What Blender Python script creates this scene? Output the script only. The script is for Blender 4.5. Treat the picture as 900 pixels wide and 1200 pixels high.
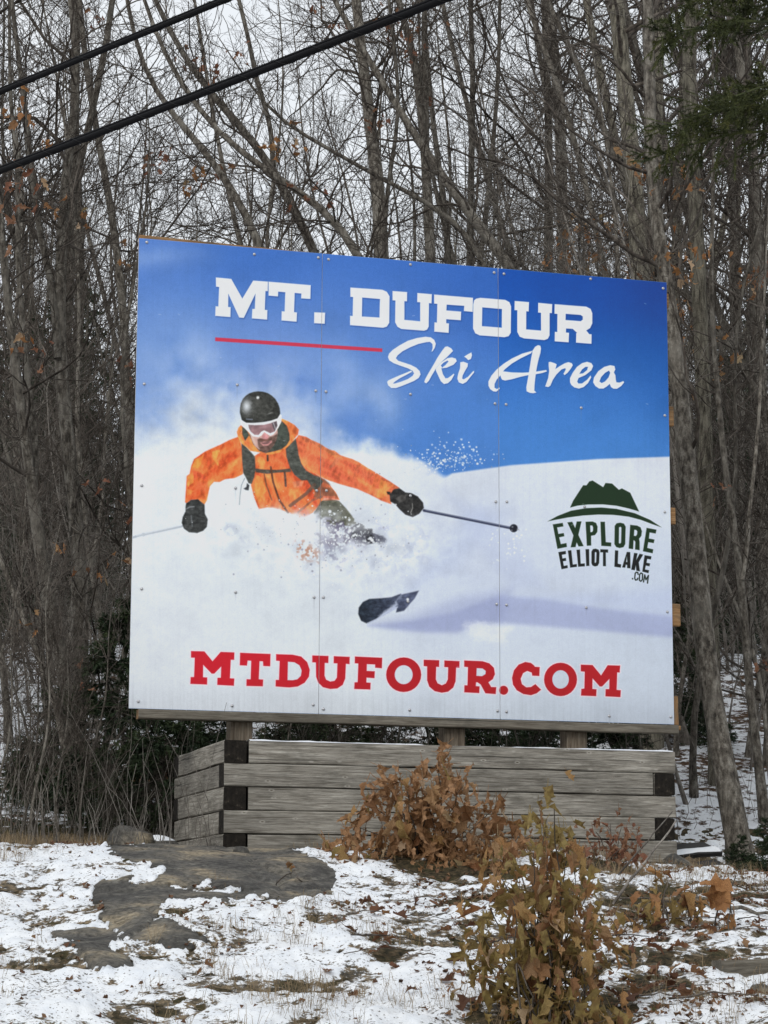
import bpy, math, random
import numpy as np
from math import radians, sin, cos, pi
from mathutils import Vector, Matrix

random.seed(7)
SC = bpy.context.scene
COL = SC.collection
for ob in list(bpy.data.objects):
    bpy.data.objects.remove(ob)

# ------------------------------------------------------------------ camera, sky, sun, exposure
FPX, PITCH, ROLL, EYE = 2826.0, radians(9.974), radians(0.2007), 1.6
cd = bpy.data.cameras.new('camera')
cam = bpy.data.objects.new('camera', cd)
COL.objects.link(cam)
cd.sensor_fit = 'VERTICAL'
cd.sensor_height = 24.0
cd.lens = FPX / 1200 * 24.0
cd.clip_start, cd.clip_end = 0.1, 2000
cF = np.array([0, cos(PITCH), sin(PITCH)])
_U = np.array([0, -sin(PITCH), cos(PITCH)])
_R = np.array([1.0, 0, 0])
cR = _R * cos(ROLL) + _U * sin(ROLL)
cU = -_R * sin(ROLL) + _U * cos(ROLL)
M = Matrix.Identity(4)
for i in range(3):
    M[i][0], M[i][1], M[i][2] = cR[i], cU[i], -cF[i]
M[2][3] = EYE
cam.matrix_world = M
SC.camera = cam

SUN_EL, SUN_AZ = radians(38), radians(205)
w = bpy.data.worlds.new('World')
SC.world = w
w.use_nodes = True
nt = w.node_tree
nt.nodes.clear()
out = nt.nodes.new('ShaderNodeOutputWorld')
bg = nt.nodes.new('ShaderNodeBackground')
sky = nt.nodes.new('ShaderNodeTexSky')
sky.sky_type = 'NISHITA'
sky.sun_disc = False
sky.sun_elevation, sky.sun_rotation = SUN_EL, SUN_AZ
tc = nt.nodes.new('ShaderNodeTexCoord')
cn = nt.nodes.new('ShaderNodeTexNoise')
cn.inputs['Scale'].default_value = 2.2
cn.inputs['Detail'].default_value = 4
cr = nt.nodes.new('ShaderNodeValToRGB')
cr.color_ramp.elements[0].position = 0.3
cr.color_ramp.elements[0].color = (8.6, 9.1, 9.6, 1)
cr.color_ramp.elements[1].position = 0.7
cr.color_ramp.elements[1].color = (9.8, 10.1, 10.4, 1)
mx = nt.nodes.new('ShaderNodeMix')
mx.data_type = 'RGBA'
mx.inputs['Factor'].default_value = 0.93          # closed cloud deck over the blue sky
nt.links.new(tc.outputs['Generated'], cn.inputs['Vector'])
nt.links.new(cn.outputs['Fac'], cr.inputs['Fac'])
nt.links.new(sky.outputs['Color'], mx.inputs['A'])
nt.links.new(cr.outputs['Color'], mx.inputs['B'])
nt.links.new(mx.outputs['Result'], bg.inputs['Color'])
nt.links.new(bg.outputs['Background'], out.inputs['Surface'])
bg.inputs['Strength'].default_value = 0.1

sd = bpy.data.lights.new('sun', 'SUN')
sd.energy, sd.angle, sd.color = 1.25, radians(30), (1.0, 0.975, 0.94)
sun = bpy.data.objects.new('sun', sd)
COL.objects.link(sun)
_d = Vector((sin(SUN_AZ) * cos(SUN_EL), cos(SUN_AZ) * cos(SUN_EL), sin(SUN_EL)))
sun.rotation_euler = _d.to_track_quat('Z', 'Y').to_euler()
sun.location = (0, 0, 30)

SC.view_settings.view_transform = 'Standard'
SC.view_settings.look = 'None'
SC.view_settings.exposure = 0.0
SC.view_settings.gamma = 1.0
SC.view_settings.use_curve_mapping = False
SC.cycles.max_bounces = 5
SC.cycles.diffuse_bounces = 3

# ------------------------------------------------------------------ helpers
def ray_pt(px, py, Y):
    """world point at forward distance Y whose picture in the photo is (px, py)"""
    d = cF + cR * ((px - 450) / FPX) - cU * ((py - 600) / FPX)
    p = d * (Y / d[1])
    return np.array([p[0], p[1], p[2] + EYE])

def project(P):
    Q = np.asarray(P, float) - np.array([0, 0, EYE])
    d = Q @ cF
    return 450 + FPX * (Q @ cR) / d, 600 - FPX * (Q @ cU) / d

_T = np.random.RandomState(11).rand(8, 256, 256)
def vnoise(x, y, s=0):
    xi = np.floor(x).astype(int); yi = np.floor(y).astype(int)
    fx = x - xi; fy = y - yi
    fx = fx * fx * (3 - 2 * fx); fy = fy * fy * (3 - 2 * fy)
    t = _T[s % 8]; o = 37 * s
    a = t[(xi + o) & 255, yi & 255]; b = t[(xi + 1 + o) & 255, yi & 255]
    c = t[(xi + o) & 255, (yi + 1) & 255]; d = t[(xi + 1 + o) & 255, (yi + 1) & 255]
    return (a + (b - a) * fx) * (1 - fy) + (c + (d - c) * fx) * fy
def fbm(x, y, octv=4, s=0, gain=0.5):
    r = 0; a = 1; n = 0
    for k in range(octv):
        th = 0.6 + 1.1 * k + s; f = 2.03 ** k
        r = r + a * vnoise((x * cos(th) - y * sin(th)) * f + 13.7 * k, (x * sin(th) + y * cos(th)) * f + 7.3 * k, s + k); n += a; a *= gain
    return r / n
def sstep(a, b, x):
    t = np.clip((x - a) / (b - a), 0, 1)
    return t * t * (3 - 2 * t)

def poly_sd(x, y, pts):
    """signed distance to polygon, negative inside"""
    pts = np.asarray(pts, float)
    d2 = np.full(x.shape, 1e18); ins = np.zeros(x.shape, bool)
    n = len(pts)
    for i in range(n):
        ax, ay = pts[i]; bx, by = pts[(i + 1) % n]
        ex, ey = bx - ax, by - ay
        L = ex * ex + ey * ey
        if L < 1e-12: continue
        t = np.clip(((x - ax) * ex + (y - ay) * ey) / L, 0, 1)
        d2 = np.minimum(d2, (x - ax - t * ex) ** 2 + (y - ay - t * ey) ** 2)
        c = (ay > y) != (by > y)
        if ey != 0:
            ins ^= c & (x < ex * (y - ay) / ey + ax)
    d = np.sqrt(d2)
    return np.where(ins, -d, d)
def line_sd(x, y, pts):
    d2 = np.full(x.shape, 1e18)
    for (ax, ay), (bx, by) in zip(pts[:-1], pts[1:]):
        ex, ey = bx - ax, by - ay
        t = np.clip(((x - ax) * ex + (y - ay) * ey) / max(ex * ex + ey * ey, 1e-9), 0, 1)
        d2 = np.minimum(d2, (x - ax - t * ex) ** 2 + (y - ay - t * ey) ** 2)
    return np.sqrt(d2)

def mesh_np(name, V, quads=None, tris=None, mats=(), smooth=True, mi=None):
    V = np.asarray(V, np.float32)
    q = np.zeros((0, 4), np.int32) if quads is None or len(quads) == 0 else np.asarray(quads, np.int32)
    t = np.zeros((0, 3), np.int32) if tris is None or len(tris) == 0 else np.asarray(tris, np.int32)
    me = bpy.data.meshes.new(name)
    me.vertices.add(len(V)); me.vertices.foreach_set('co', V.ravel())
    nl = q.size + t.size
    me.loops.add(nl); me.loops.foreach_set('vertex_index', np.concatenate([q.ravel(), t.ravel()]).astype(np.int32))
    nf = len(q) + len(t)
    me.polygons.add(nf)
    st = np.concatenate([np.arange(len(q)) * 4, q.size + np.arange(len(t)) * 3]).astype(np.int32)
    me.polygons.foreach_set('loop_start', st)
    me.polygons.foreach_set('use_smooth', np.full(nf, smooth, bool))
    if mi is not None:
        me.polygons.foreach_set('material_index', np.asarray(mi, np.int32))
    for m in mats: me.materials.append(m)
    me.update(calc_edges=True)
    return me
def link(name, me, parent=None, **props):
    o = bpy.data.objects.new(name, me)
    COL.objects.link(o)
    if parent is not None: o.parent = parent
    for k, v in props.items(): o[k] = v
    return o
def empty(name, loc, label, cat, group=None, rz=0.0):
    o = bpy.data.objects.new(name, None)
    COL.objects.link(o)
    o.empty_display_size = 0.1
    o.location = loc; o.rotation_euler = (0, 0, rz)
    o['label'] = label; o['category'] = cat
    if group: o['group'] = group
    return o
def copy_tree(o, parent=None):
    c = o.copy(); COL.objects.link(c); c.parent = parent
    for ch in o.children: copy_tree(ch, c)
    return c

class MB:
    """collects verts / faces"""
    def __init__(s): s.v = []; s.q = []; s.t = []; s.n = 0; s.qm = []; s.tm = []
    def add(s, V, q=None, t=None, m=0):
        V = np.asarray(V, float)
        if q is not None and len(q): s.q.append(np.asarray(q) + s.n); s.qm.append(np.full(len(q), m))
        if t is not None and len(t): s.t.append(np.asarray(t) + s.n); s.tm.append(np.full(len(t), m))
        s.v.append(V); s.n += len(V)
    def mesh(s, name, mats, smooth=True, off=None):
        V = np.concatenate(s.v) if s.v else np.zeros((0, 3))
        if off is not None: V = V - np.asarray(off)
        q = np.concatenate(s.q) if s.q else None
        t = np.concatenate(s.t) if s.t else None
        mi = np.concatenate(s.qm + s.tm) if (s.qm or s.tm) else None
        return mesh_np(name, V, q, t, mats, smooth, mi)

def tubes(P, R, S=5, cap=False):
    """P (N,K,3) paths, R (N,K) radii -> verts, quads of N tubes with S sides"""
    P = np.asarray(P, float); R = np.asarray(R, float)
    N, K, _ = P.shape
    T = np.gradient(P, axis=1)
    T /= np.linalg.norm(T, axis=2, keepdims=True) + 1e-12
    m = P[:, -1] - P[:, 0]
    m /= np.linalg.norm(m, axis=1, keepdims=True) + 1e-12
    ref = np.where(np.abs(m[:, 2:3]) < 0.8, np.array([[0, 0, 1.0]]), np.array([[1.0, 0, 0]]))
    A = np.cross(T, ref[:, None, :]); A /= np.linalg.norm(A, axis=2, keepdims=True) + 1e-12
    B = np.cross(T, A)
    a = np.arange(S) * 2 * pi / S
    V = P[:, :, None, :] + R[:, :, None, None] * (A[:, :, None, :] * np.cos(a)[None, None, :, None] + B[:, :, None, :] * np.sin(a)[None, None, :, None])
    idx = np.arange(N * K * S).reshape(N, K, S)
    a0 = idx[:, :-1]; a1 = idx[:, 1:]
    Q = np.stack([a0, np.roll(a0, -1, 2), np.roll(a1, -1, 2), a1], -1).reshape(-1, 4)
    return V.reshape(-1, 3), Q

def box_vq(x0, x1, y0, y1, z0, z1):
    V = np.array([(x, y, z) for z in (z0, z1) for y in (y0, y1) for x in (x0, x1)], float)
    Q = np.array([(0, 2, 3, 1), (4, 5, 7, 6), (0, 1, 5, 4), (2, 6, 7, 3), (0, 4, 6, 2), (1, 3, 7, 5)])
    return V, Q

# ------------------------------------------------------------------ materials
def mat_new(name, rough=0.8, spec=0.3):
    m = bpy.data.materials.new(name); m.use_nodes = True
    b = m.node_tree.nodes['Principled BSDF']
    b.inputs['Roughness'].default_value = rough
    b.inputs['Specular IOR Level'].default_value = spec
    return m, m.node_tree, b
def nd(nt, typ, **kw):
    n = nt.nodes.new(typ)
    for k, v in kw.items():
        if k in n.inputs: n.inputs[k].default_value = v
        else: setattr(n, k, v)
    return n
def ramp(nt, fac, stops):
    r = nt.nodes.new('ShaderNodeValToRGB')
    e = r.color_ramp.elements
    while len(e) < len(stops): e.new(0.5)
    for i, (p, c) in enumerate(stops):
        e[i].position = p; e[i].color = (*c, 1)
    nt.links.new(fac, r.inputs['Fac'])
    return r.outputs['Color']
def coords(nt, scale=(1, 1, 1), kind='Object'):
    t = nt.nodes.new('ShaderNodeTexCoord'); mp = nt.nodes.new('ShaderNodeMapping')
    mp.inputs['Scale'].default_value = scale
    nt.links.new(t.outputs[kind], mp.inputs['Vector'])
    return mp.outputs['Vector']
def noise(nt, vec, scale, detail=4, rough=0.55, dist=0.0):
    n = nd(nt, 'ShaderNodeTexNoise', Scale=scale, Detail=detail, Roughness=rough, Distortion=dist)
    nt.links.new(vec, n.inputs['Vector'])
    return n.outputs['Fac']
def mixc(nt, fac, a, b, mode='MIX'):
    m = nt.nodes.new('ShaderNodeMix'); m.data_type = 'RGBA'; m.blend_type = mode
    for nm, v in (('Factor', fac), ('A', a), ('B', b)):
        if isinstance(v, (int, float)): m.inputs[nm].default_value = v
        elif isinstance(v, tuple): m.inputs[nm].default_value = (*v, 1)
        else: nt.links.new(v, m.inputs[nm])
    return m.outputs['Result']
def bump(nt, b, h, strength=0.5, dist=0.01):
    n = nd(nt, 'ShaderNodeBump', Strength=strength, Distance=dist)
    nt.links.new(h, n.inputs['Height']); nt.links.new(n.outputs['Normal'], b.inputs['Normal'])
def objrand(nt):
    return nt.nodes.new('ShaderNodeObjectInfo').outputs['Random']

def bark_mat(name, dark, mid, pale, rough=0.9, stretch=0.4, sc=14):
    m, nt, b = mat_new(name, rough, 0.15)
    v = coords(nt, (1, 1, stretch))
    n1 = noise(nt, v, sc * 2.2, 5, 0.6)
    n2 = noise(nt, coords(nt, (1, 1, 0.6)), sc * 0.22, 4)
    n1b = noise(nt, coords(nt, (1, 1, 0.9)), sc * 5, 4, 0.75)
    c = ramp(nt, n1, [(0.36, dark), (0.5, mid), (0.66, pale)])
    c = mixc(nt, 0.7, c, ramp(nt, n1b, [(0.36, (0.4,) * 3), (0.5, (1,) * 3), (0.66, (1.35,) * 3)]), 'MULTIPLY')
    c = mixc(nt, ramp(nt, n2, [(0.5, (0, 0, 0)), (0.66, (0.6,) * 3)]), c, pale)
    br = ramp(nt, objrand(nt), [(0, (0.62,) * 3), (1, (1.2,) * 3)])
    c = mixc(nt, 1.0, c, br, 'MULTIPLY')
    nt.links.new(c, b.inputs['Base Color'])
    bump(nt, b, n1, 1.0, 0.02)
    return m
M_BARK = bark_mat('bark', (0.046, 0.04, 0.033), (0.13, 0.114, 0.094), (0.25, 0.23, 0.196))
M_BARK_RIDGED = bark_mat('ridged_bark', (0.06, 0.053, 0.041), (0.175, 0.158, 0.122), (0.3, 0.275, 0.215), stretch=0.16, sc=20)
M_TWIG = bark_mat('twig_bark', (0.032, 0.026, 0.021), (0.074, 0.061, 0.05), (0.155, 0.134, 0.114), sc=6)
M_TWIG_PALE = bark_mat('pale_twig', (0.09, 0.08, 0.07), (0.17, 0.15, 0.13), (0.28, 0.26, 0.23), sc=6)

def leaf_mat(name, stops, rough=0.6):
    m, nt, b = mat_new(name, rough, 0.3)
    c = ramp(nt, objrand(nt), stops)
    n = noise(nt, coords(nt), 40, 3)
    c = mixc(nt, ramp(nt, n, [(0.35, (0, 0, 0)), (0.7, (0.8,) * 3)]), c, (0.11, 0.055, 0.022))
    nt.links.new(c, b.inputs['Base Color'])
    bump(nt, b, noise(nt, coords(nt), 90, 3), 0.5, 0.004)
    b.inputs['Subsurface Weight'].default_value = 0.0
    tr = nt.nodes.new('ShaderNodeBsdfTranslucent'); mxs = nt.nodes.new('ShaderNodeMixShader')
    mxs.inputs['Fac'].default_value = 0.3
    nt.links.new(c, tr.inputs['Color'])
    nt.links.new(b.outputs['BSDF'], mxs.inputs[1]); nt.links.new(tr.outputs['BSDF'], mxs.inputs[2])
    nt.links.new(mxs.outputs['Shader'], nt.nodes['Material Output'].inputs['Surface'])
    return m
M_LEAF_BROWN = leaf_mat('brown_leaf', [(0.0, (0.266, 0.130, 0.059)), (0.3, (0.424, 0.223, 0.103)), (0.55, (0.347, 0.204, 0.104)), (0.75, (0.522, 0.322, 0.157)), (0.9, (0.578, 0.421, 0.278)), (1.0, (0.320, 0.248, 0.105))])
M_LEAF_OLIVE = leaf_mat('olive_leaf', [(0.0, (0.251, 0.187, 0.060)), (0.25, (0.361, 0.263, 0.091)), (0.5, (0.468, 0.294, 0.119)), (0.7, (0.510, 0.270, 0.103)), (0.85, (0.593, 0.354, 0.167)), (1.0, (0.306, 0.131, 0.053))])
M_LEAF_RED = leaf_mat('red_leaf', [(0.0, (0.209, 0.082, 0.052)), (0.4, (0.332, 0.146, 0.094)), (0.75, (0.372, 0.194, 0.114)), (1.0, (0.247, 0.130, 0.073))])
M_LEAF_ORANGE = leaf_mat('orange_leaf', [(0.0, (0.390, 0.169, 0.060)), (0.5, (0.494, 0.247, 0.096)), (1.0, (0.312, 0.130, 0.054))])
M_LEAF_DARK = leaf_mat('fallen_leaf', [(0.0, (0.1, 0.04, 0.025)), (0.4, (0.17, 0.07, 0.04)), (0.7, (0.22, 0.1, 0.05)), (1.0, (0.3, 0.16, 0.08))])

def snow_mat(name='snow', dusting=False):
    m, nt, b = mat_new(name, 0.65, 0.25)
    v = coords(nt)
    n = noise(nt, v, 9, 5)
    c = ramp(nt, n, [(0.3, (0.7, 0.73, 0.77)), (0.6, (0.8, 0.815, 0.83))])
    h = noise(nt, v, 55, 5, 0.65)
    if dusting:                      # litter shows between the flakes where the layer is thin
        at = nt.nodes.new('ShaderNodeAttribute'); at.attribute_name = 'thickness'
        f1 = noise(nt, v, 48, 6, 0.7); f2 = noise(nt, v, 17, 4, 0.65)
        ad = nd(nt, 'ShaderNodeMath', operation='ADD'); nt.links.new(f1, ad.inputs[0]); nt.links.new(f2, ad.inputs[1])
        mu = nd(nt, 'ShaderNodeMath', operation='MULTIPLY_ADD'); mu.inputs[1].default_value = -17.0
        nt.links.new(at.outputs['Fac'], mu.inputs[0]); nt.links.new(ad.outputs[0], mu.inputs[2])
        lf = noise(nt, v, 26, 4, 0.7)
        lit = ramp(nt, lf, [(0.32, (0.018, 0.015, 0.011)), (0.46, (0.07, 0.055, 0.032)), (0.56, (0.15, 0.11, 0.065)), (0.7, (0.27, 0.21, 0.13))])
        c = mixc(nt, ramp(nt, mu.outputs[0], [(0.80, (0, 0, 0)), (0.90, (1, 1, 1))]), c, lit)
        sp = noise(nt, v, 62, 3, 0.6)
        sp2 = noise(nt, v, 4.0, 3)
        s2_ = nd(nt, 'ShaderNodeMath', operation='MULTIPLY_ADD'); s2_.inputs[1].default_value = 0.32
        nt.links.new(sp2, s2_.inputs[0]); nt.links.new(sp, s2_.inputs[2])
        c = mixc(nt, ramp(nt, s2_.outputs[0], [(0.775, (0, 0, 0)), (0.81, (0.9,) * 3)]), c, mixc(nt, 0.5, lit, (0.05, 0.038, 0.026)))
    nt.links.new(c, b.inputs['Base Color'])
    bump(nt, b, h, 0.6, 0.012)
    return m
M_DUST = snow_mat('snow_dusting', True)
M_SNOW = snow_mat()
def litter_mat():
    m, nt, b = mat_new('ground_litter', 0.95, 0.1)
    v = coords(nt)
    n = noise(nt, v, 30, 6, 0.65)
    c = ramp(nt, n, [(0.32, (0.012, 0.01, 0.008)), (0.45, (0.04, 0.034, 0.02)), (0.58, (0.085, 0.062, 0.036)), (0.75, (0.18, 0.14, 0.09))])
    n2 = noise(nt, v, 3.5, 3)
    c = mixc(nt, ramp(nt, n2, [(0.45, (0, 0, 0)), (0.6, (0.7,) * 3)]), c, mixc(nt, 0.35, c, (0.06, 0.062, 0.02)))
    nt.links.new(c, b.inputs['Base Color'])
    bump(nt, b, n, 1.0, 0.02)
    return m
M_LITTER = litter_mat()
def hill_mat():
    m, nt, b = mat_new('snowy_forest_floor', 0.9, 0.15)
    v = coords(nt)
    n = noise(nt, v, 9.0, 6, 0.72)
    n2 = noise(nt, v, 0.7, 3)
    lit = ramp(nt, noise(nt, v, 18, 4, 0.7), [(0.3, (0.035, 0.022, 0.014)), (0.5, (0.1, 0.06, 0.035)), (0.7, (0.18, 0.1, 0.055))])
    add = nd(nt, 'ShaderNodeMath', operation='MULTIPLY_ADD'); add.inputs[1].default_value = 0.35
    nt.links.new(n2, add.inputs[0]); nt.links.new(n, add.inputs[2])
    c = mixc(nt, ramp(nt, add.outputs[0], [(0.62, (0, 0, 0)), (0.67, (1, 1, 1))]), lit, (0.84, 0.86, 0.89))
    nt.links.new(c, b.inputs['Base Color'])
    bump(nt, b, n, 1.0, 0.08)
    return m
M_HILL = hill_mat()
def rock_mat(name='rock', tint=(1, 1, 1)):
    m, nt, b = mat_new(name, 0.85, 0.25)
    v = coords(nt)
    n = noise(nt, v, 2.6, 6, 0.62)
    n2 = noise(nt, v, 34, 6, 0.7)
    c = ramp(nt, n, [(0.36, (0.055, 0.052, 0.047)), (0.47, (0.1, 0.094, 0.083)), (0.55, (0.15, 0.135, 0.11)), (0.63, (0.29, 0.24, 0.165))])
    c = mixc(nt, 0.8, c, ramp(nt, n2, [(0.34, (0.3,) * 3), (0.5, (1,) * 3), (0.66, (1.6,) * 3)]), 'MULTIPLY')
    ck = noise(nt, v, 2.1, 5, 0.55, 0.9)
    c = mixc(nt, ramp(nt, ck, [(0.485, (0, 0, 0)), (0.498, (0.45,) * 3), (0.502, (0.45,) * 3), (0.515, (0, 0, 0))]), c, (0.022, 0.019, 0.016))
    lich = ramp(nt, noise(nt, v, 14, 4, 0.6), [(0.6, (0, 0, 0)), (0.68, (0.6,) * 3)])
    c = mixc(nt, lich, c, (0.26, 0.25, 0.21))
    c = mixc(nt, 1.0, c, tint, 'MULTIPLY')
    nt.links.new(c, b.inputs['Base Color'])
    bump(nt, b, n2, 1.0, 0.02)
    return m
M_ROCK = rock_mat()

# ------------------------------------------------------------------ terrain
_hy = np.array([-60, 3.2, 4.4, 6.0, 9.0, 11.5, 14.2, 16.4, 20, 30, 42, 75, 120, 260, 900.0])
_hz = np.array([0, 0, 0.08, 0.55, 1.26, 1.70, 2.08, 2.17, 3.0, 5.5, 8.2, 11.5, 13.5, 16.0, 16.0])
def height(x, y):
    """smooth ground height"""
    x = np.asarray(x, float); y = np.asarray(y, float)
    z = (np.interp(y - 0.25, _hy, _hz) + np.interp(y, _hy, _hz) + np.interp(y + 0.25, _hy, _hz)) / 3
    z = z + 0.07 * np.exp(-((x + 1.6) / 1.2) ** 2 - ((y - 12.9) / 1.3) ** 2)
    far = sstep(15, 30, y)
    z = z + far * (fbm(x * 0.12 + 5, y * 0.12, 3, 2) - 0.5) * 2.2
    z = z - 0.15 * sstep(0.5, 2.0, x) * sstep(12.6, 14.2, y) * (1 - sstep(16.6, 18.2, y))
    z = z + 0.07 * np.exp(-((x + 1.35) / 0.75) ** 2 - ((y - 12.7) / 1.0) ** 2)
    near = sstep(5, 7, y) * (1 - sstep(14, 17, y))
    z = z + near * ((fbm(x * 0.9 + 3, y * 0.9 + 1, 3, 5) - 0.5) * 0.15 + (fbm(x * 3.6, y * 3.2, 3, 2) - 0.5) * 0.085 * (1 - np.exp(-((x + 1.2) / 0.8) ** 2 - ((y - 12.9) / 1.2) ** 2)))
    return z
ROCK_A = [(120, 978), (265, 978), (330, 990), (394, 1028), (385, 1050), (330, 1056), (300, 1049), (280, 1052), (245, 1056), (240, 1050), (225, 1061), (205, 1052), (185, 1062), (183, 1078), (215, 1092), (240, 1105), (245, 1118), (215, 1125), (195, 1130), (182, 1122), (165, 1108), (135, 1092), (118, 1076), (112, 1052), (112, 1040), (146, 1033), (181, 1024), (178, 1014), (150, 1006), (128, 998)]
ROCK_B = [(62, 1098), (110, 1095), (130, 1098), (165, 1130), (160, 1142), (130, 1143), (105, 1128), (95, 1115)]
def rock_field(x, y):
    """positive where bare bedrock shows, in metres across"""
    z = height(x, y)
    px, py = project(np.stack([x, y, z], -1))
    wob = (fbm(x * 7, y * 7, 4, 3) - 0.5) * 22
    sd = np.minimum(poly_sd(px, py * 1.0, ROCK_A), poly_sd(px, py, ROCK_B)) + wob * 0.45
    return -sd - 16 * sstep(0.585, 0.66, fbm(x * 3.1 + 2, y * 2.6, 4, 4))
# ------------------------------------------------------------------ ground, road, hill, bedrock, snow
def grid_mesh(name, xs, ys, zf, mats, keep=None):
    X, Y = np.meshgrid(xs, ys)
    Z = zf(X, Y)
    V = np.stack([X, Y, Z], -1).reshape(-1, 3)
    I = np.arange(X.size).reshape(X.shape)
    Q = np.stack([I[:-1, :-1], I[:-1, 1:], I[1:, 1:], I[1:, :-1]], -1).reshape(-1, 4)
    if keep is not None:
        k = keep(X, Y, Z).reshape(-1)
        Q = Q[k[Q].any(1)]
        used = np.zeros(len(V), bool); used[Q.ravel()] = True
        mp = np.cumsum(used) - 1
        V = V[used]; Q = mp[Q]
    return mesh_np(name, V, Q, None, mats)

NX0, NX1, NY0, NY1 = -3.7, 4.0, 6.0, 17.2
def moss(x, y):
    return (fbm(x * 9, y * 9, 4, 1) - 0.5) * 0.022 + (fbm(x * 24, y * 19, 3, 2) - 0.5) * 0.022
def ground_z(x, y):
    rf = rock_field(x, y)
    ring = sstep(-7, -1, rf) * (1 - sstep(-1, 3, rf))
    return height(x, y) + moss(x, y) * (1 + 0.7 * ring) + 0.008 * ring - 0.12 * sstep(-1, 5, rf)
def snow_z(x, y):
    rf = rock_field(x, y)
    med = fbm(x * 2.6 + 9, y * 2.6, 3, 6) - 0.5
    t = 0.0150 + med * 0.055 + (fbm(x * 10, y * 8, 3, 0) - 0.5) * 0.042 + (fbm(x * 26, y * 20, 2, 7) - 0.5) * 0.018
    t = t - 0.007 * sstep(0.0, 1.2, x)
    lip = sstep(-9, -4, rf) * (1 - sstep(-3, 0.5, rf))
    t = t + 0.018 * lip * (2.2 * fbm(x * 5, y * 5, 2, 5) - 0.5) - 0.03 * sstep(-6, 0.5, rf + (fbm(x * 30, y * 24, 3, 1) - 0.5) * 14) - 0.2 * sstep(-1.0, 3.0, rf)
    # bare strip of litter under the timber wall and the brush
    t = t - 0.05 * sstep(13.95, 14.25, y + 0.02 * np.sin(9 * x) - 0.29 * np.maximum(x + 0.9, 0)) * (x < 1.9)
    for (bx, by, br) in THIN_SPOTS:
        d = np.hypot(x - bx, (y - by) * 0.8)
        t = t - 0.03 * (1 - sstep(br * 0.3, br, d))
    return height(x, y) + t
def at_ground(px, py):
    """the point of the smooth ground seen at a photo pixel"""
    ys = np.linspace(6.5, 40, 1500)
    P = np.stack([ray_pt(px, py, y) for y in ys])
    below = P[:, 2] < height(P[:, 0], P[:, 1])
    i = np.argmax(below) if below.any() else len(ys) - 1
    p = P[i].copy(); p[2] = float(height(p[0], p[1]))
    return p
SHRUB_L = ray_pt(505, 1035, 13.3); SHRUB_R = ray_pt(640, 1225, 9.3); SHRUB_S = ray_pt(712, 1045, 13.7)
THIN_SPOTS = [(SHRUB_L[0], SHRUB_L[1], 0.5), (SHRUB_R[0], SHRUB_R[1], 0.26), (SHRUB_S[0], SHRUB_S[1], 0.3)]  # patches of thin snow around the foot of each shrub

xs = np.arange(NX0 - 0.3, NX1 + 0.31, 0.0125); ys = np.arange(NY0 - 0.3, NY1 + 0.3, 0.025)
link('ground', grid_mesh('ground', xs, ys, ground_z, [M_LITTER]), kind='structure')
xs = np.arange(NX0, NX1, 0.0105); ys = np.arange(NY0, NY1, 0.021)
me_ = grid_mesh('snow_cover', xs, ys, snow_z, [M_DUST], keep=lambda X, Y, Z: Z > height(X, Y) - 0.014)
co_ = np.zeros(len(me_.vertices) * 3, np.float32); me_.vertices.foreach_get('co', co_); co_ = co_.reshape(-1, 3)
at_ = me_.attributes.new('thickness', 'FLOAT', 'POINT')
at_.data.foreach_set('value', (co_[:, 2] - height(co_[:, 0], co_[:, 1])).astype(np.float32))
link('snow_cover', me_, kind='structure')
xs = np.arange(-2.2, 0.2, 0.02); ys = np.arange(9.4, 14.9, 0.03)
def rock_z(x, y):
    rf = rock_field(x, y)
    s = (fbm(x * 3 + y * 1.2, y * 3, 4, 2) - 0.5)
    crack = np.abs(fbm(x * 1.7 + 4, y * 1.3, 3, 6) - 0.5)
    return height(x, y) + 0.022 + s * 0.028 + (fbm(x * 11, y * 11, 3, 1) - 0.5) * 0.008 - 0.018 * (1 - sstep(0, 0.02, crack)) - 0.10 * (1 - sstep(-12, -3, rf))
ro = link('bedrock_outcrop', grid_mesh('bedrock_outcrop', xs, ys, rock_z, [M_ROCK],
     keep=lambda X, Y, Z: rock_field(X, Y) > -14))
ro['label'] = 'smooth grey-brown bedrock hump bare of snow in front of the timber box'; ro['category'] = 'rock'

gx = np.concatenate([-np.geomspace(900, 14, 24), np.arange(-13, 14, 0.5), np.geomspace(14, 900, 24)])
gy = np.concatenate([[-900, -400, -150, -60, -30, -12], np.arange(-6, 6, 0.5), np.arange(6, 50, 0.35), np.geomspace(50, 900, 50)])
def hill_z(x, y):
    inside = (x > NX0 - 0.2) & (x < NX1 + 0.2) & (y > NY0 - 0.2) & (y < NY1 - 0.1)
    z = height(x, y) + np.where(y > 17.5, (fbm(x * 0.8, y * 0.8, 3, 3) - 0.5) * 0.35 * sstep(17.5, 20, y), 0)
    return np.where(inside, z - 0.25, z) - 0.12 * (y < 4.2)
link('hillside', grid_mesh('hillside', gx, gy, hill_z, [M_HILL]), kind='structure')
m, nt, b = mat_new('asphalt', 0.85, 0.3)
n = noise(nt, coords(nt), 60, 4)
nt.links.new(ramp(nt, n, [(0.3, (0.04, 0.04, 0.042)), (0.7, (0.075, 0.075, 0.078))]), b.inputs['Base Color'])
rd = grid_mesh('road', np.linspace(-200, 200, 60), np.linspace(-5.5, 3.3, 8), lambda X, Y: X * 0 + 0.02, [m])
link('road', rd, kind='structure')
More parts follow.
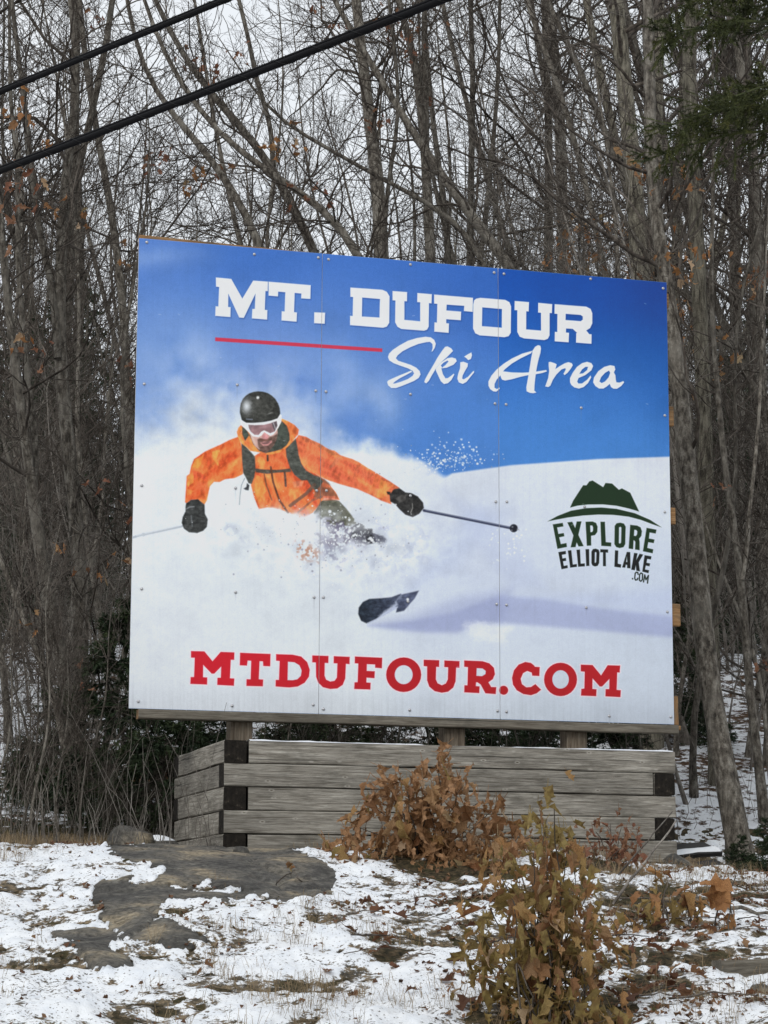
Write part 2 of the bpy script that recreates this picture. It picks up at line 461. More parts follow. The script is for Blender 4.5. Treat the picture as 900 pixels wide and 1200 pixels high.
# ------------------------------------------------------------------ the printed face of the sign (flat print, painted in numpy)
SIGN_K, SIGN_SHEEN = 1.28, 0.022
S_BL = np.array([-1.58281814, 14.98597314, 2.99016717]); S_YAW = radians(16.24838); S_W, S_H = 3.66, 3.03013
s1 = np.array([cos(S_YAW), sin(S_YAW), 0]); s2 = np.array([-sin(S_YAW), cos(S_YAW), 0]); s3 = np.array([0, 0, 1.0])
def sign_uv(px, py):
    """local x, z on the sign plane for a photo pixel"""
    d = cF + cR * ((px - 450) / FPX) - cU * ((py - 600) / FPX)
    o = np.array([0, 0, EYE])
    t = np.dot(S_BL - o, s2) / np.dot(d, s2)
    q = o + d * t - S_BL
    return float(np.dot(q, s1)), float(q[2])
TW, TH = 1536, 1272
_u, _v = np.meshgrid((np.arange(TW) + 0.5) / TW * S_W, (np.arange(TH) + 0.5) / TH * S_H)
_P = S_BL + _u[..., None] * s1 + _v[..., None] * s3
PX, PY = project(_P)
IMG = np.zeros((TH, TW, 3))
SSX = 0.42                       # photo pixels per texel

def rgb(*c): return np.array(c, float) / 255
def Z(ox, oy, s, pts): return [(ox + x / s, oy + y / s) for x, y in pts]
def rbf(cps, sig):
    xs0 = PX[::8, ::8]; ys0 = PY[::8, ::8]
    num = np.zeros(xs0.shape + (3,)); den = np.zeros(xs0.shape)
    for x, y, c in cps:
        wgt = np.exp(-((xs0 - x) ** 2 + (ys0 - y) ** 2) / (2 * sig * sig)) + 1e-6 / (1 + ((xs0 - x) ** 2 + (ys0 - y) ** 2) / sig ** 2)
        num += wgt[..., None] * rgb(*c); den += wgt
    sm = num / den[..., None]
    h, wd = sm.shape[:2]
    yi = np.clip((np.arange(TH) - 3.5) / 8, 0, h - 1.001); xi = np.clip((np.arange(TW) - 3.5) / 8, 0, wd - 1.001)
    y0 = yi.astype(int); x0 = xi.astype(int); fy = (yi - y0)[:, None, None]; fx = (xi - x0)[None, :, None]
    a = sm[y0][:, x0]; b2 = sm[y0][:, x0 + 1]; c2 = sm[y0 + 1][:, x0]; d2 = sm[y0 + 1][:, x0 + 1]
    return (a * (1 - fx) + b2 * fx) * (1 - fy) + (c2 * (1 - fx) + d2 * fx) * fy
def window(pts, pad):
    p = np.asarray(pts, float)
    m = (PX > p[:, 0].min() - pad) & (PX < p[:, 0].max() + pad) & (PY > p[:, 1].min() - pad) & (PY < p[:, 1].max() + pad)
    r = np.where(m.any(1))[0]; c = np.where(m.any(0))[0]
    if len(r) == 0 or len(c) == 0: return None
    return slice(r[0], r[-1] + 1), slice(c[0], c[-1] + 1)
def blend(sl, cov, col):
    if callable(col): col = col(PX[sl], PY[sl])
    else: col = rgb(*col)
    IMG[sl] = IMG[sl] * (1 - cov[..., None]) + col * cov[..., None]
def fill(pts, col, holes=(), soft=0.5, wob=0.0, alpha=1.0, grow=0.0):
    sl = window(pts, soft * 2 + 3 + wob)
    if sl is None: return
    x, y = PX[sl], PY[sl]
    if wob:
        x = x + (fbm(x * 0.22, y * 0.22, 3, 1) - 0.5) * wob; y = y + (fbm(x * 0.22 + 31, y * 0.22, 3, 2) - 0.5) * wob
    d = poly_sd(x, y, pts) - grow
    for h in holes: d = np.maximum(d, -poly_sd(x, y, h) + grow)
    blend(sl, alpha * (1 - sstep(-soft, soft, d)), col)
def stroke(pts, wd, col, soft=0.5, alpha=1.0):
    sl = window(pts, wd + 3)
    if sl is None: return
    d = line_sd(PX[sl], PY[sl], pts) - wd / 2
    blend(sl, alpha * (1 - sstep(-soft, soft, d)), col)
def disc(x, y, r, col, soft=0.5, ry=None, alpha=1.0):
    ry = ry or r
    sl = window([(x - r, y - ry), (x + r, y + ry)], 3 + soft * 2)
    if sl is None: return
    d = (np.sqrt(((PX[sl] - x) / r) ** 2 + ((PY[sl] - y) / ry) ** 2) - 1) * min(r, ry)
    blend(sl, alpha * (1 - sstep(-soft, soft, d)), col)

# --- printed sky and snow slope
SKYC = [(170, 290, (84, 128, 205)), (300, 310, (68, 116, 199)), (450, 330, (64, 112, 196)), (560, 340, (60, 107, 192)), (600, 335, (26, 78, 170)),
        (700, 340, (28, 76, 166)), (775, 345, (26, 62, 142)), (775, 430, (36, 90, 176)), (690, 450, (52, 107, 194)), (640, 500, (66, 126, 208)),
        (700, 520, (72, 137, 214)), (560, 480, (78, 128, 205)), (470, 430, (88, 132, 206)), (420, 400, (98, 140, 209)), (300, 420, (118, 154, 215)),
        (200, 400, (98, 142, 212)), (170, 440, (130, 164, 218)), (500, 510, (76, 132, 210)), (440, 470, (100, 142, 210)), (570, 530, (84, 140, 214))]
SNOWC = [(200, 520, (226, 231, 234)), (180, 600, (222, 228, 233)), (180, 750, (214, 219, 225)), (300, 720, (212, 218, 223)), (400, 720, (214, 220, 225)),
         (450, 640, (208, 214, 222)), (560, 620, (205, 211, 222)), (650, 600, (212, 218, 227)), (760, 560, (214, 219, 228)), (700, 680, (203, 210, 222)),
         (760, 690, (190, 200, 217)), (650, 670, (196, 205, 223)), (520, 680, (195, 204, 222)), (560, 760, (206, 213, 222)), (700, 790, (198, 206, 216)),
         (770, 830, (190, 198, 210)), (300, 820, (212, 217, 223)), (400, 560, (228, 232, 235)), (560, 650, (190, 199, 220)), (520, 560, (222, 227, 233))]
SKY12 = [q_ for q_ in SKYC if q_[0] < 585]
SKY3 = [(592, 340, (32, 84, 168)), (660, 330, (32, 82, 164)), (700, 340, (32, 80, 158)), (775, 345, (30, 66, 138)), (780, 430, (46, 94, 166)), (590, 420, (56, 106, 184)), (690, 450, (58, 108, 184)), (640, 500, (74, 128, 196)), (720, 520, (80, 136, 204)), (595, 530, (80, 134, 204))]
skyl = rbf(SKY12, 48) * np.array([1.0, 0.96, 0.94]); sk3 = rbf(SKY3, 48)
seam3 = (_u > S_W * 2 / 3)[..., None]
skyl = np.where(seam3, sk3, skyl)  # sky sheen on the first two panels painted in as a lighter blue
snowl = rbf(SNOWC, 55)  # whites dim to the right: uneven gloss reflection painted into the print
snowl = snowl * (1 - 0.07 * np.exp(-((PX - 215) / 90) ** 2 - ((PY - 490) / 38) ** 2))[..., None]
n1 = fbm(PX * 0.022, PY * 0.022, 5, 1); n2 = fbm(PX * 0.07, PY * 0.07, 4, 3); n3 = fbm(PX * 0.25, PY * 0.25, 3, 5)
# soft cloud wisps in the blue
for cx, cy, rx, ry, a in ((215, 445, 40, 50, .6), (170, 300, 60, 14, .25), (445, 470, 24, 34, .45), (330, 455, 60, 35, .5), (400, 450, 25, 40, .3), (250, 470, 60, 30, .5)):
    g = np.exp(-((PX - cx) / rx) ** 2 - ((PY - cy) / ry) ** 2) * a * np.clip(n1 * 2.2 - 0.35, 0, 1.3)
    skyl = skyl * (1 - g[..., None]) + rgb(206, 218, 236) * g[..., None]
bx = [140, 158, 200, 225, 262, 300, 340, 362, 382, 405, 443, 480, 520, 600, 700, 790]
by = [508, 496, 482, 468, 466, 470, 478, 492, 508, 517, 525, 540, 556, 545, 538, 535]
yb = np.interp(PX, bx, by)
softw = np.interp(PX, [150, 220, 330, 385, 420, 470, 515, 530, 800], [46, 44, 52, 40, 18, 10, 6, 1.4, 1.2])
amp = np.interp(PX, [150, 330, 400, 500, 520, 530], [34, 34, 26, 20, 10, 0])
q = PY - yb + (n2 - 0.5) * amp + (n1 - 0.5) * amp * 1.2
cov = sstep(-softw, softw, q)
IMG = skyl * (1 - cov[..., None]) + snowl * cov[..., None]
# cold shade of the powder cloud and the long lilac shadow band on the slope
def lil(a): return lambda x, y: rgb(150, 160, 203) * np.ones(x.shape + (1,))
fill([(432, 733), (480, 728), (530, 718), (585, 698), (640, 702), (700, 712), (790, 722), (790, 747), (700, 739), (640, 734), (590, 730), (560, 731), (535, 741), (500, 741), (460, 737)], (160, 168, 200), soft=4, alpha=0.85)
fill([(436, 730), (480, 722), (540, 700), (600, 690), (590, 728), (535, 740), (480, 738)], (150, 158, 192), soft=9, alpha=0.5)
fill([(585, 700), (790, 690), (790, 724), (690, 712), (600, 700)], (182, 192, 220), soft=10, alpha=0.5)
fill([(470, 700), (540, 660), (600, 600), (560, 590), (520, 640)], (180, 190, 214), soft=14, alpha=0.5)
fill([(520, 575), (570, 600), (610, 640), (640, 690), (600, 690), (560, 640)], (186, 195, 219), soft=10, alpha=0.45)
g = (np.clip(n2 - 0.45, 0, 1) * 2.0 * np.exp(-((PX - 440) / 90) ** 2 - ((PY - 640) / 55) ** 2))[..., None]
IMG = IMG * (1 - 0.5 * np.clip(g, 0, 1)) + rgb(160, 166, 184) * 0.5 * np.clip(g, 0, 1)
fill([(543, 733), (560, 728), (600, 735), (590, 755), (555, 748)], (222, 226, 232), soft=5, wob=8, alpha=0.7)

rs = np.random.RandomState(5)
GREY = (82, 83, 78)
def fabric(base, dark, ang, sc=0.09, amt=1.0):
    ca, sa = cos(ang), sin(ang)
    def f(x, y):
        a = (x * ca + y * sa) * sc * 0.35; b = (-x * sa + y * ca) * sc * 1.6
        n = fbm(a + 3, b + 7, 4, 2)
        t = np.clip((n - 0.42) * 3.2, 0, 1)[..., None] * amt
        h = np.clip((0.40 - n) * 4, 0, 1)[..., None] * 0.5 * amt
        return rgb(*base) * (1 - t) * (1 - h) + rgb(*dark) * t + rgb(250, 172, 96) * h * (1 - t)
    return f
# --- skier: hose, packs, far parts first
stroke(Z(200, 490, 7.5, [(650, 530), (622, 590), (610, 680), (604, 760)]), 1.0, (150, 156, 160))
stroke([(154, 630.5), (163, 627.5), (214, 616.5)], 2.6, (176, 182, 190)); stroke([(160, 627.6), (212, 616)], 0.8, (216, 220, 226))
disc(168, 626.5, 2.2, (186, 192, 198))
# right arm, drawn from the shoulder to the cuff
torso = Z(300, 490, 7.5, [(-45, 590), (-10, 330), (50, 295), (90, 310), (150, 300), (200, 285), (260, 250), (300, 215), (350, 180), (378, 150), (440, 165), (490, 195), (560, 225), (520, 488), (600, 540), (650, 590), (700, 650), (735, 720), (660, 705), (600, 700), (560, 760), (500, 830), (430, 880), (380, 870), (280, 830), (200, 800), (100, 785), (25, 800), (-15, 700)])
arm_r = Z(300, 490, 7.5, [(370, 150), (440, 165), (490, 195), (560, 225), (600, 250), (650, 280), (690, 285), (740, 325), (800, 345), (850, 360), (900, 385)]) + \
        Z(340, 540, 5.625, [(440, 0), (500, 40), (560, 75), (640, 125), (722, 178), (700, 187), (658, 230), (668, 286), (600, 262), (530, 225), (440, 185), (330, 155), (250, 128), (205, 108)]) + \
        Z(300, 490, 7.5, [(520, 488), (440, 465), (390, 390), (355, 260)])
fill(torso, fabric((230, 114, 68), (192, 80, 54), 1.0), soft=0.7)
fill(arm_r, fabric((224, 114, 76), (186, 88, 64), 0.5), soft=0.7)
arm_l = Z(200, 490, 7.5, [(590, 165), (520, 190), (440, 232), (370, 262), (300, 295), (205, 360), (180, 420), (165, 490), (140, 510), (135, 600), (125, 740), (140, 747), (180, 718), (240, 715), (295, 760), (320, 720), (333, 650), (345, 600), (380, 560), (430, 562), (480, 535), (560, 528), (635, 492), (640, 400), (625, 250), (605, 180)])
fill(arm_l, fabric((232, 116, 66), (202, 82, 50), -0.6), soft=0.7)
S2 = lambda p: Z(200, 490, 7.5, p)
for p, c, a in (([(300, 320), (350, 298), (362, 380), (372, 440), (325, 465), (318, 400)], (214, 92, 58), .8),
                ([(190, 455), (240, 470), (325, 528), (300, 545), (245, 520), (212, 540)], (201, 84, 58), .8),
                ([(240, 560), (330, 560), (320, 640), (280, 655), (205, 605)], (218, 102, 66), .7),
                ([(360, 300), (430, 275), (405, 360), (420, 420), (378, 372)], (247, 160, 82), .8),
                ([(215, 365), (290, 318), (262, 410), (240, 440), (190, 425)], (246, 158, 76), .7),
                ([(148, 515), (205, 500), (200, 560), (150, 610)], (247, 166, 84), .8),
                ([(140, 620), (200, 640), (190, 660), (140, 690)], (246, 160, 84), .6),
                ([(325, 470), (450, 480), (560, 500), (430, 556), (385, 545)], (226, 108, 64), .6),
                ([(430, 260), (470, 330), (520, 400), (500, 400), (450, 340)], (220, 104, 62), .7),
                ([(500, 210), (530, 300), (560, 380), (545, 385), (515, 310)], (214, 98, 60), .6),
                ([(560, 190), (600, 200), (622, 300), (628, 480), (590, 400)], (232, 118, 72), .6),
                ([(200, 655), (320, 690), (315, 720), (230, 690), (140, 720), (135, 690)], (222, 104, 62), .55)):
    fill(S2(p), c, soft=1.2, wob=3, alpha=a)
S3 = lambda p: Z(300, 490, 7.5, p)
S4 = lambda p: Z(340, 540, 5.625, p)
for p, c, a in (([(380, 155), (470, 180), (600, 250), (740, 325), (680, 330), (560, 260), (440, 210)], (150, 92, 68), .55),
                ([(640, 440), (700, 350), (745, 330), (720, 400), (680, 430)], (176, 112, 84), .6),
                ([(590, 260), (620, 300), (600, 420), (580, 500), (575, 300)], (196, 112, 80), .5),
                ([(860, 480), (885, 430), (895, 560), (870, 600)], (178, 88, 60), .6),
                ([(450, 200), (540, 240), (520, 420), (450, 400), (400, 300)], (228, 120, 80), .5),
                ([(320, 560), (420, 545), (400, 600), (330, 610)], (236, 178, 148), .4),
                ([(290, 620), (400, 640), (330, 720), (300, 760)], (246, 150, 88), .5),
                ([(0, 500), (60, 520), (90, 640), (30, 740), (-20, 640)], (247, 158, 82), .6),
                ([(10, 350), (60, 330), (90, 380), (60, 430), (20, 400)], (248, 166, 92), .6),
                ([(120, 330), (260, 270), (270, 400), (200, 430), (150, 390)], (232, 118, 74), .5)):
    fill(S3(p), c, soft=1.2, wob=3, alpha=a)
for p, c, a in (([(430, 20), (470, 25), (440, 90), (430, 180), (415, 110)], (176, 92, 66), .6),
                ([(560, 90), (620, 125), (580, 160), (530, 200), (540, 150)], (206, 112, 66), .5),
                ([(600, 120), (680, 160), (640, 200), (610, 250), (570, 230)], (244, 152, 82), .7),
                ([(640, 130), (715, 178), (690, 184), (640, 165)], (168, 92, 60), .6),
                ([(480, 60), (560, 100), (540, 110), (470, 110)], (190, 104, 74), .5)):
    fill(S4(p), c, soft=1.0, wob=3, alpha=a)
# hip, trousers, boot
fill(S4([(155, 345), (205, 265), (260, 248), (322, 265), (370, 315), (420, 380), (436, 412), (395, 430), (330, 425), (250, 420), (180, 375)]), lambda x, y: rgb(98, 98, 84) * (0.85 + 0.3 * fbm(x * .2, y * .12, 3, 2))[..., None], soft=0.8)
fill(S4([(150, 95), (205, 108), (262, 155), (300, 215), (322, 250), (262, 240), (205, 250), (160, 245), (165, 190), (120, 150)]), (112, 84, 70), soft=1.0, alpha=.75, wob=3)
fill(S4([(208, 138), (260, 158), (270, 178), (215, 175)]), (208, 112, 78), soft=.8, alpha=.8)
fill(S4([(212, 232), (300, 232), (318, 258), (215, 262)]), (214, 116, 90), soft=.8, alpha=.7)
# straps and zips
fill(Z(200, 490, 7.5, [(622, 215), (680, 270), (742, 340), (746, 450), (735, 520), (712, 578), (685, 572), (665, 530), (638, 480), (628, 380)]), GREY, soft=0.6)
fill(Z(200, 490, 7.5, [(670, 570), (692, 590), (685, 635), (660, 632), (640, 620), (665, 605)]), (70, 72, 74), soft=0.5)
fill(S3([(350, 180), (362, 240), (375, 320), (400, 400), (440, 460), (510, 500), (560, 520), (590, 560), (560, 600), (520, 640), (450, 545), (400, 547), (340, 500), (300, 440), (268, 340), (262, 270)]), lambda x, y: rgb(84, 86, 80) * (0.9 + 0.2 * fbm(x * .3, y * .3, 3, 2))[..., None], soft=0.6)
fill(S3([(-10, 442), (60, 450), (180, 455), (300, 442), (310, 472), (180, 480), (100, 490), (0, 476)]), (90, 84, 76), soft=0.5)
stroke(S3([(130, 430), (150, 560), (205, 720), (280, 830)]), 2.3, (104, 72, 58))
stroke(S3([(72, 490), (92, 590), (140, 720)]), 1.6, (128, 84, 62))
stroke(S3([(252, 470), (262, 595)]), 2.6, (98, 78, 70)); stroke(S3([(102, 305), (104, 372)]), 2.2, (80, 66, 58))
stroke(S3([(300, 770), (440, 665), (515, 585)]), 4, (110, 88, 76), alpha=.85); stroke(S3([(370, 830), (500, 720), (580, 690)]), 2.6, (124, 90, 76), alpha=.7)
disc(345.6, 498 + 78, 0.1, GREY)
# hood, gaiter, face, helmet, goggles
S1 = lambda p: Z(265, 450, 9, p)
fill(S1([(590, 365), (650, 390), (720, 430), (768, 480), (760, 530), (700, 605), (640, 670), (570, 720), (480, 745), (440, 748), (360, 722), (255, 705), (215, 665), (165, 630), (125, 560), (112, 505), (130, 460), (155, 435), (200, 470), (260, 520), (560, 400)]), fabric((240, 142, 78), (206, 104, 66), 0.9, 0.14), soft=0.6)
fill(S1([(650, 395), (760, 480), (700, 490), (640, 430)]), (208, 108, 66), soft=1, alpha=.7)
fill(S1([(168, 450), (215, 480), (255, 560), (290, 640), (350, 705), (420, 728), (500, 712), (580, 690), (640, 645), (672, 590), (668, 520), (640, 440), (585, 388), (540, 480), (480, 620), (350, 600), (250, 530), (200, 600), (170, 530)]), (74, 79, 72), soft=0.6)
fill(S1([(248, 520), (275, 600), (300, 650), (345, 690), (430, 700), (500, 650), (545, 530), (540, 470), (300, 500)]), (206, 168, 158), soft=0.6)
fill(S1([(330, 585), (350, 572), (400, 572), (450, 560), (500, 548), (545, 520), (530, 590), (505, 645), (465, 695), (420, 728), (370, 710), (340, 660)]), (112, 88, 80), soft=1.0)
fill(S1([(375, 545), (410, 510), (440, 540), (455, 565), (430, 585), (385, 580)]), (203, 142, 142), soft=0.8)
fill(S1([(355, 618), (400, 605), (440, 610), (480, 595), (485, 615), (440, 650), (390, 652)]), (196, 138, 134), soft=0.6)
fill(S1([(370, 620), (470, 605), (440, 632), (395, 636)]), (124, 92, 90), soft=0.5)
fill(S1([(330, 590), (365, 596), (420, 600), (480, 590), (440, 585), (380, 580)]), (120, 82, 74), soft=0.6, alpha=.8)
fill(S1([(255, 540), (290, 560), (320, 640), (290, 630)]), (216, 186, 172), soft=0.8)
hel = S1([(145, 300), (147, 250), (155, 205), (175, 160), (205, 125), (245, 98), (290, 83), (340, 77), (390, 81), (440, 96), (480, 120), (518, 157), (548, 205), (566, 255), (571, 310), (548, 362), (470, 388), (380, 405), (290, 410), (215, 412), (165, 378)])
def helc(x, y):
    hx, hy = 265 + 360 / 9, 450 + 240 / 9
    r = np.sqrt(((x - hx) / 24) ** 2 + ((y - hy) / 20) ** 2)
    base = rgb(74, 74, 70) * (1.02 - 0.22 * r ** 2)[..., None]
    g = np.exp(-((x - 289) / 5.2) ** 2 - ((y - 476) / 7.5) ** 2)[..., None] * 0.85
    return base * (1 - g) + rgb(232, 236, 240) * g
fill(hel, helc, soft=0.5)
disc(265 + 335 / 9, 450 + 143 / 9, 1.7, (222, 224, 222), soft=0.8)
stroke(S1([(438, 318), (485, 300)]), 0.9, (120, 120, 116)); stroke(S1([(215, 370), (275, 374)]), 1.4, (120, 126, 138))
stroke(S1([(240, 120), (180, 190)]), 0.8, (96, 98, 100))
fill(S1([(148, 372), (165, 388), (215, 410), (300, 412), (400, 402), (480, 386), (540, 363), (572, 318), (586, 332), (582, 400), (552, 460), (502, 530), (470, 547), (440, 532), (402, 507), (375, 542), (340, 562), (280, 552), (240, 512), (200, 472), (160, 432)]), (238, 238, 240), soft=0.5)
fill(S1([(235, 430), (300, 434), (400, 430), (470, 412), (533, 390), (541, 440), (512, 500), (466, 519), (432, 502), (400, 488), (370, 503), (345, 536), (300, 536), (260, 502), (240, 462)]), lambda x, y: (rgb(148, 116, 118) * (0.78 + 0.5 * fbm(x * .12 + 2, y * .2, 3, 4))[..., None]), soft=0.5)
fill(S1([(478, 410), (533, 392), (541, 440), (512, 500), (500, 470)]), (84, 78, 82), soft=0.6, alpha=.85)
stroke(S1([(500, 410), (520, 470)]), 0.9, (190, 186, 188))
fill(S1([(235, 430), (290, 434), (262, 470), (262, 500), (242, 465)]), (112, 96, 98), soft=1, alpha=.6)
# gloves
def glove(x, y): return rgb(62, 63, 62) * (0.72 + 0.62 * fbm(x * .16, y * .3, 4, 1))[..., None]
fill(Z(200, 490, 7.5, [(135, 750), (180, 718), (240, 713), (298, 760), (300, 840), (326, 890), (318, 955), (285, 990), (232, 1010), (160, 1003), (115, 970), (97, 920), (105, 870), (130, 820), (130, 780)]), glove, soft=0.6)
stroke(Z(200, 490, 7.5, [(135, 800), (170, 780), (205, 778)]), 1.4, (150, 152, 156), alpha=.7)
stroke(Z(200, 490, 7.5, [(180, 860), (190, 950)]), 1.2, (120, 124, 128), alpha=.6); stroke(Z(200, 490, 7.5, [(230, 860), (300, 880)]), 1.0, (40, 40, 40), alpha=.7)
fill(S4([(655, 225), (682, 188), (720, 180), (760, 208), (800, 213), (842, 235), (876, 275), (882, 310), (850, 350), (808, 371), (760, 355), (722, 320), (692, 285), (660, 268)]), lambda x, y: rgb(52, 51, 50) * (0.75 + 0.55 * fbm(x * .2, y * .2, 4, 1))[..., None], soft=0.6)
fill(S4([(635, 203), (662, 203), (662, 225), (642, 222)]), (58, 52, 48), soft=0.5)
fill(S4([(695, 250), (730, 225), (765, 225), (760, 260), (720, 275)]), (104, 100, 96), soft=1.2, alpha=.55)
stroke(S4([(805, 280), (808, 310), (795, 342)]), 0.9, (150, 148, 144))
# right pole
stroke([(497, 598.2), (602, 619.5)], 3.0, (58, 62, 82), soft=.5); stroke([(499, 597.8), (600, 618.3)], 0.7, (132, 140, 160))
disc(602, 619, 4.7, (42, 44, 52)); disc(600.5, 617.5, 1.2, (110, 112, 120)); stroke([(606, 620), (609, 621.2)], 1.0, (150, 152, 160))
# boot and spray of powder over the legs
fill(S4([(385, 470), (405, 430), (450, 411), (485, 430), (500, 450), (530, 450), (550, 475), (600, 495), (632, 520), (600, 545), (540, 542), (500, 552), (440, 545), (395, 515)]), (54, 54, 58), soft=1.2, wob=4)
fill(S4([(545, 475), (600, 492), (640, 520), (610, 550), (560, 540)]), (92, 94, 112), soft=2.2, alpha=.7, wob=4)
def spray(pts, col, dens, soft=5, wob=14, sc=0.16, th=0.5, alpha=1.0):
    sl = window(pts, 20)
    x, y = PX[sl], PY[sl]
    xx = x + (fbm(x * .1, y * .1, 3, 1) - .5) * wob; yy = y + (fbm(x * .1 + 9, y * .1, 3, 2) - .5) * wob
    c = 1 - sstep(-soft, soft, poly_sd(xx, yy, pts))
    n = fbm(x * sc, y * sc, 4, 6)
    blend(sl, alpha * c * sstep(th - 0.06, th + 0.06, n + dens), col)
spray(S4([(165, 350), (250, 390), (330, 400), (420, 425), (410, 520), (360, 560), (250, 570), (190, 560), (160, 450)]), (104, 98, 116), 0.10, soft=4)
spray(S4([(200, 420), (400, 440), (520, 560), (400, 680), (260, 700), (190, 600)]), (150, 150, 170), 0.0, soft=12, alpha=.8)
spray(S4([(20, 530), (80, 515), (135, 560), (190, 620), (180, 662), (110, 672), (60, 630)]), (178, 128, 104), 0.0, soft=5, wob=12, sc=.3, alpha=.85)
spray(S4([(560, 390), (620, 430), (640, 460), (580, 440)]), (172, 178, 200), 0.1, soft=5)
spray(S4([(0, 355), (60, 345), (140, 375), (200, 360), (260, 395), (200, 460), (120, 480), (30, 520), (-60, 440)]), (224, 228, 232), 0.13, soft=5, wob=12)
spray(Z(150, 440, 3.6, [(520, 575), (600, 560), (660, 590), (760, 600), (800, 580), (780, 640), (700, 680), (560, 640)]), (226, 230, 234), 0.12, soft=4, wob=12)
spray(S4([(-40, 480), (20, 480), (60, 640), (200, 700), (100, 760), (-40, 700)]), (216, 221, 228), 0.06, soft=12, wob=14)
spray(S4([(300, 520), (420, 560), (640, 560), (800, 430), (900, 470), (880, 640), (600, 760), (400, 700)]), (218, 223, 229), 0.02, soft=18, wob=16)
spray(Z(200, 490, 7.5, [(500, 930), (560, 970), (640, 1080), (590, 1080), (500, 1030)]), (184, 190, 202), 0.08, soft=4, alpha=.8)
for k in range(520):
    if k < 260: x, y = rs.normal(395, 32), rs.normal(628, 18); r = rs.uniform(.4, 1.5)
    elif k < 400: x = rs.normal(530, 22); y = 548 - abs(rs.normal(0, 14)) + (x - 530) * -0.1; r = rs.uniform(.4, 1.3)
    elif k < 450: x, y = rs.normal(600, 12), rs.normal(640, 14); r = rs.uniform(.4, 1.2)
    else: x, y = rs.uniform(345, 480), rs.uniform(585, 700); r = rs.uniform(.4, 1.1)
    c = rs.randint(222, 246)
    disc(x, y, r, (c - 4, c, c + 2), soft=.4, alpha=rs.uniform(.5, 1))
for k in range(60):
    disc(rs.normal(395, 40), rs.normal(640, 22), rs.uniform(.4, 1.3), (120, 118, 134), soft=.5, alpha=.6)
for x, y in ((386.5, 599.5), (410, 622), (436, 633), (434, 631)): disc(x, y, 2.0, (232, 235, 240), soft=.7)
# ski
S5 = lambda p: Z(400, 640, 4.0909, p)
ski = S5([(120, 370), (95, 358), (81, 325), (84, 295), (103, 268), (135, 253), (190, 250), (240, 245), (285, 228), (290, 232), (372, 213), (352, 250), (330, 275), (300, 310), (262, 318), (268, 290), (200, 325), (165, 350)])
def skic(x, y):
    t = np.clip((x - 422) / 60, 0, 1)[..., None]
    n = fbm(x * .1 + y * .12, y * .3 - x * .05, 3, 2)[..., None]
    return (rgb(44, 50, 58) * (1 - t) + rgb(84, 90, 112) * t) * (0.8 + 0.4 * n)
fill(ski, skic, soft=0.8)
fill(S5([(180, 335), (225, 300), (270, 262), (290, 228), (270, 258), (262, 300), (210, 328)]), (186, 194, 214), soft=2, alpha=.9, wob=4)
stroke(S5([(125, 372), (165, 352), (270, 292)]), 1.4, (176, 184, 206), alpha=.8)
disc(400 + 318 / 4.09, 640 + 255 / 4.09, 1.6, (216, 220, 228), soft=.8)

# --- the print is a photograph: soft edges, folds and grain
def gblur(A, s):
    k = np.arange(-int(3 * s), int(3 * s) + 1); g_ = np.exp(-k * k / (2 * s * s)); g_ /= g_.sum()
    for ax in (0, 1):
        A = sum(wt * np.roll(A, int(sh), ax) for wt, sh in zip(g_, k))
    return A
org = (IMG[..., 0] - IMG[..., 2] > 0.22) & (PY > 490) & (PY < 615) & (PX < 480)
om = gblur(org.astype(float), 1.5)
fold = np.abs(fbm(PX * 0.16 + PY * 0.05, PY * 0.07 - PX * 0.05, 4, 4) - 0.5) * 2
fold2 = fbm(PX * 0.35, PY * 0.3, 3, 1) - 0.5
IMG = IMG * (1 + om * ((0.36 - fold) * 0.42 + fold2 * 0.14))[..., None]
IMG += (om * np.clip(0.12 - fold, 0, 1) * 1.0)[..., None] * rgb(255, 180, 130) * 0.3
dk = gblur(((IMG.max(-1) < 0.48) & (PY > 455) & (PX < 500)).astype(float), 1.2)
IMG = IMG * (1 + dk * (fbm(PX * 0.3, PY * 0.42, 4, 6) - 0.5) * 0.7)[..., None]
# billowing powder
bil = np.exp(-((PX - 430) / 120) ** 2 - ((PY - 640) / 55) ** 2) + 0.8 * np.exp(-((PX - 300) / 80) ** 2 - ((PY - 625) / 40) ** 2) + 0.6 * np.exp(-((PX - 230) / 70) ** 2 - ((PY - 500) / 40) ** 2)
rdg = np.abs(fbm(PX * 0.035 + 4, PY * 0.045, 5, 3) - 0.5) * 2
snowy = gblur(((IMG.min(-1) > 0.6)).astype(float), 2.0)
IMG = IMG + (np.clip(bil, 0, 1) * snowy * (0.22 - rdg) * 0.2)[..., None] * np.array([1.0, 0.97, 0.88])
mist = np.clip(np.exp(-((PX - 365) / 75) ** 2 - ((PY - 622) / 20) ** 2) * (fbm(PX * 0.06, PY * 0.08, 4, 2) * 2.4 - 0.72), 0, 0.85)[..., None]
IMG = IMG * (1 - mist) + rgb(222, 226, 231) * mist
mist = np.clip(np.exp(-((PX - 322) / 40) ** 2 - ((PY - 604) / 9) ** 2) * (fbm(PX * 0.12, PY * 0.12, 3, 5) * 2.4 - 0.5), 0, 0.9)[..., None]
IMG = IMG * (1 - mist) + rgb(226, 230, 234) * mist
IMG = gblur(IMG, 0.8)
for k in range(420):
    if k < 200: x, y = rs.normal(400, 40), rs.normal(632, 22)
    elif k < 300: x = rs.normal(520, 30); y = 552 - abs(rs.normal(0, 16)) + (x - 530) * -0.1
    else: x, y = rs.normal(330, 60), rs.normal(612, 12)
    cc = rs.randint(205, 250) if rs.rand() < .75 else rs.randint(140, 185)
    disc(x, y, rs.uniform(.25, .8), (cc - 3, cc, cc + 3), soft=.35, alpha=rs.uniform(.5, 1))
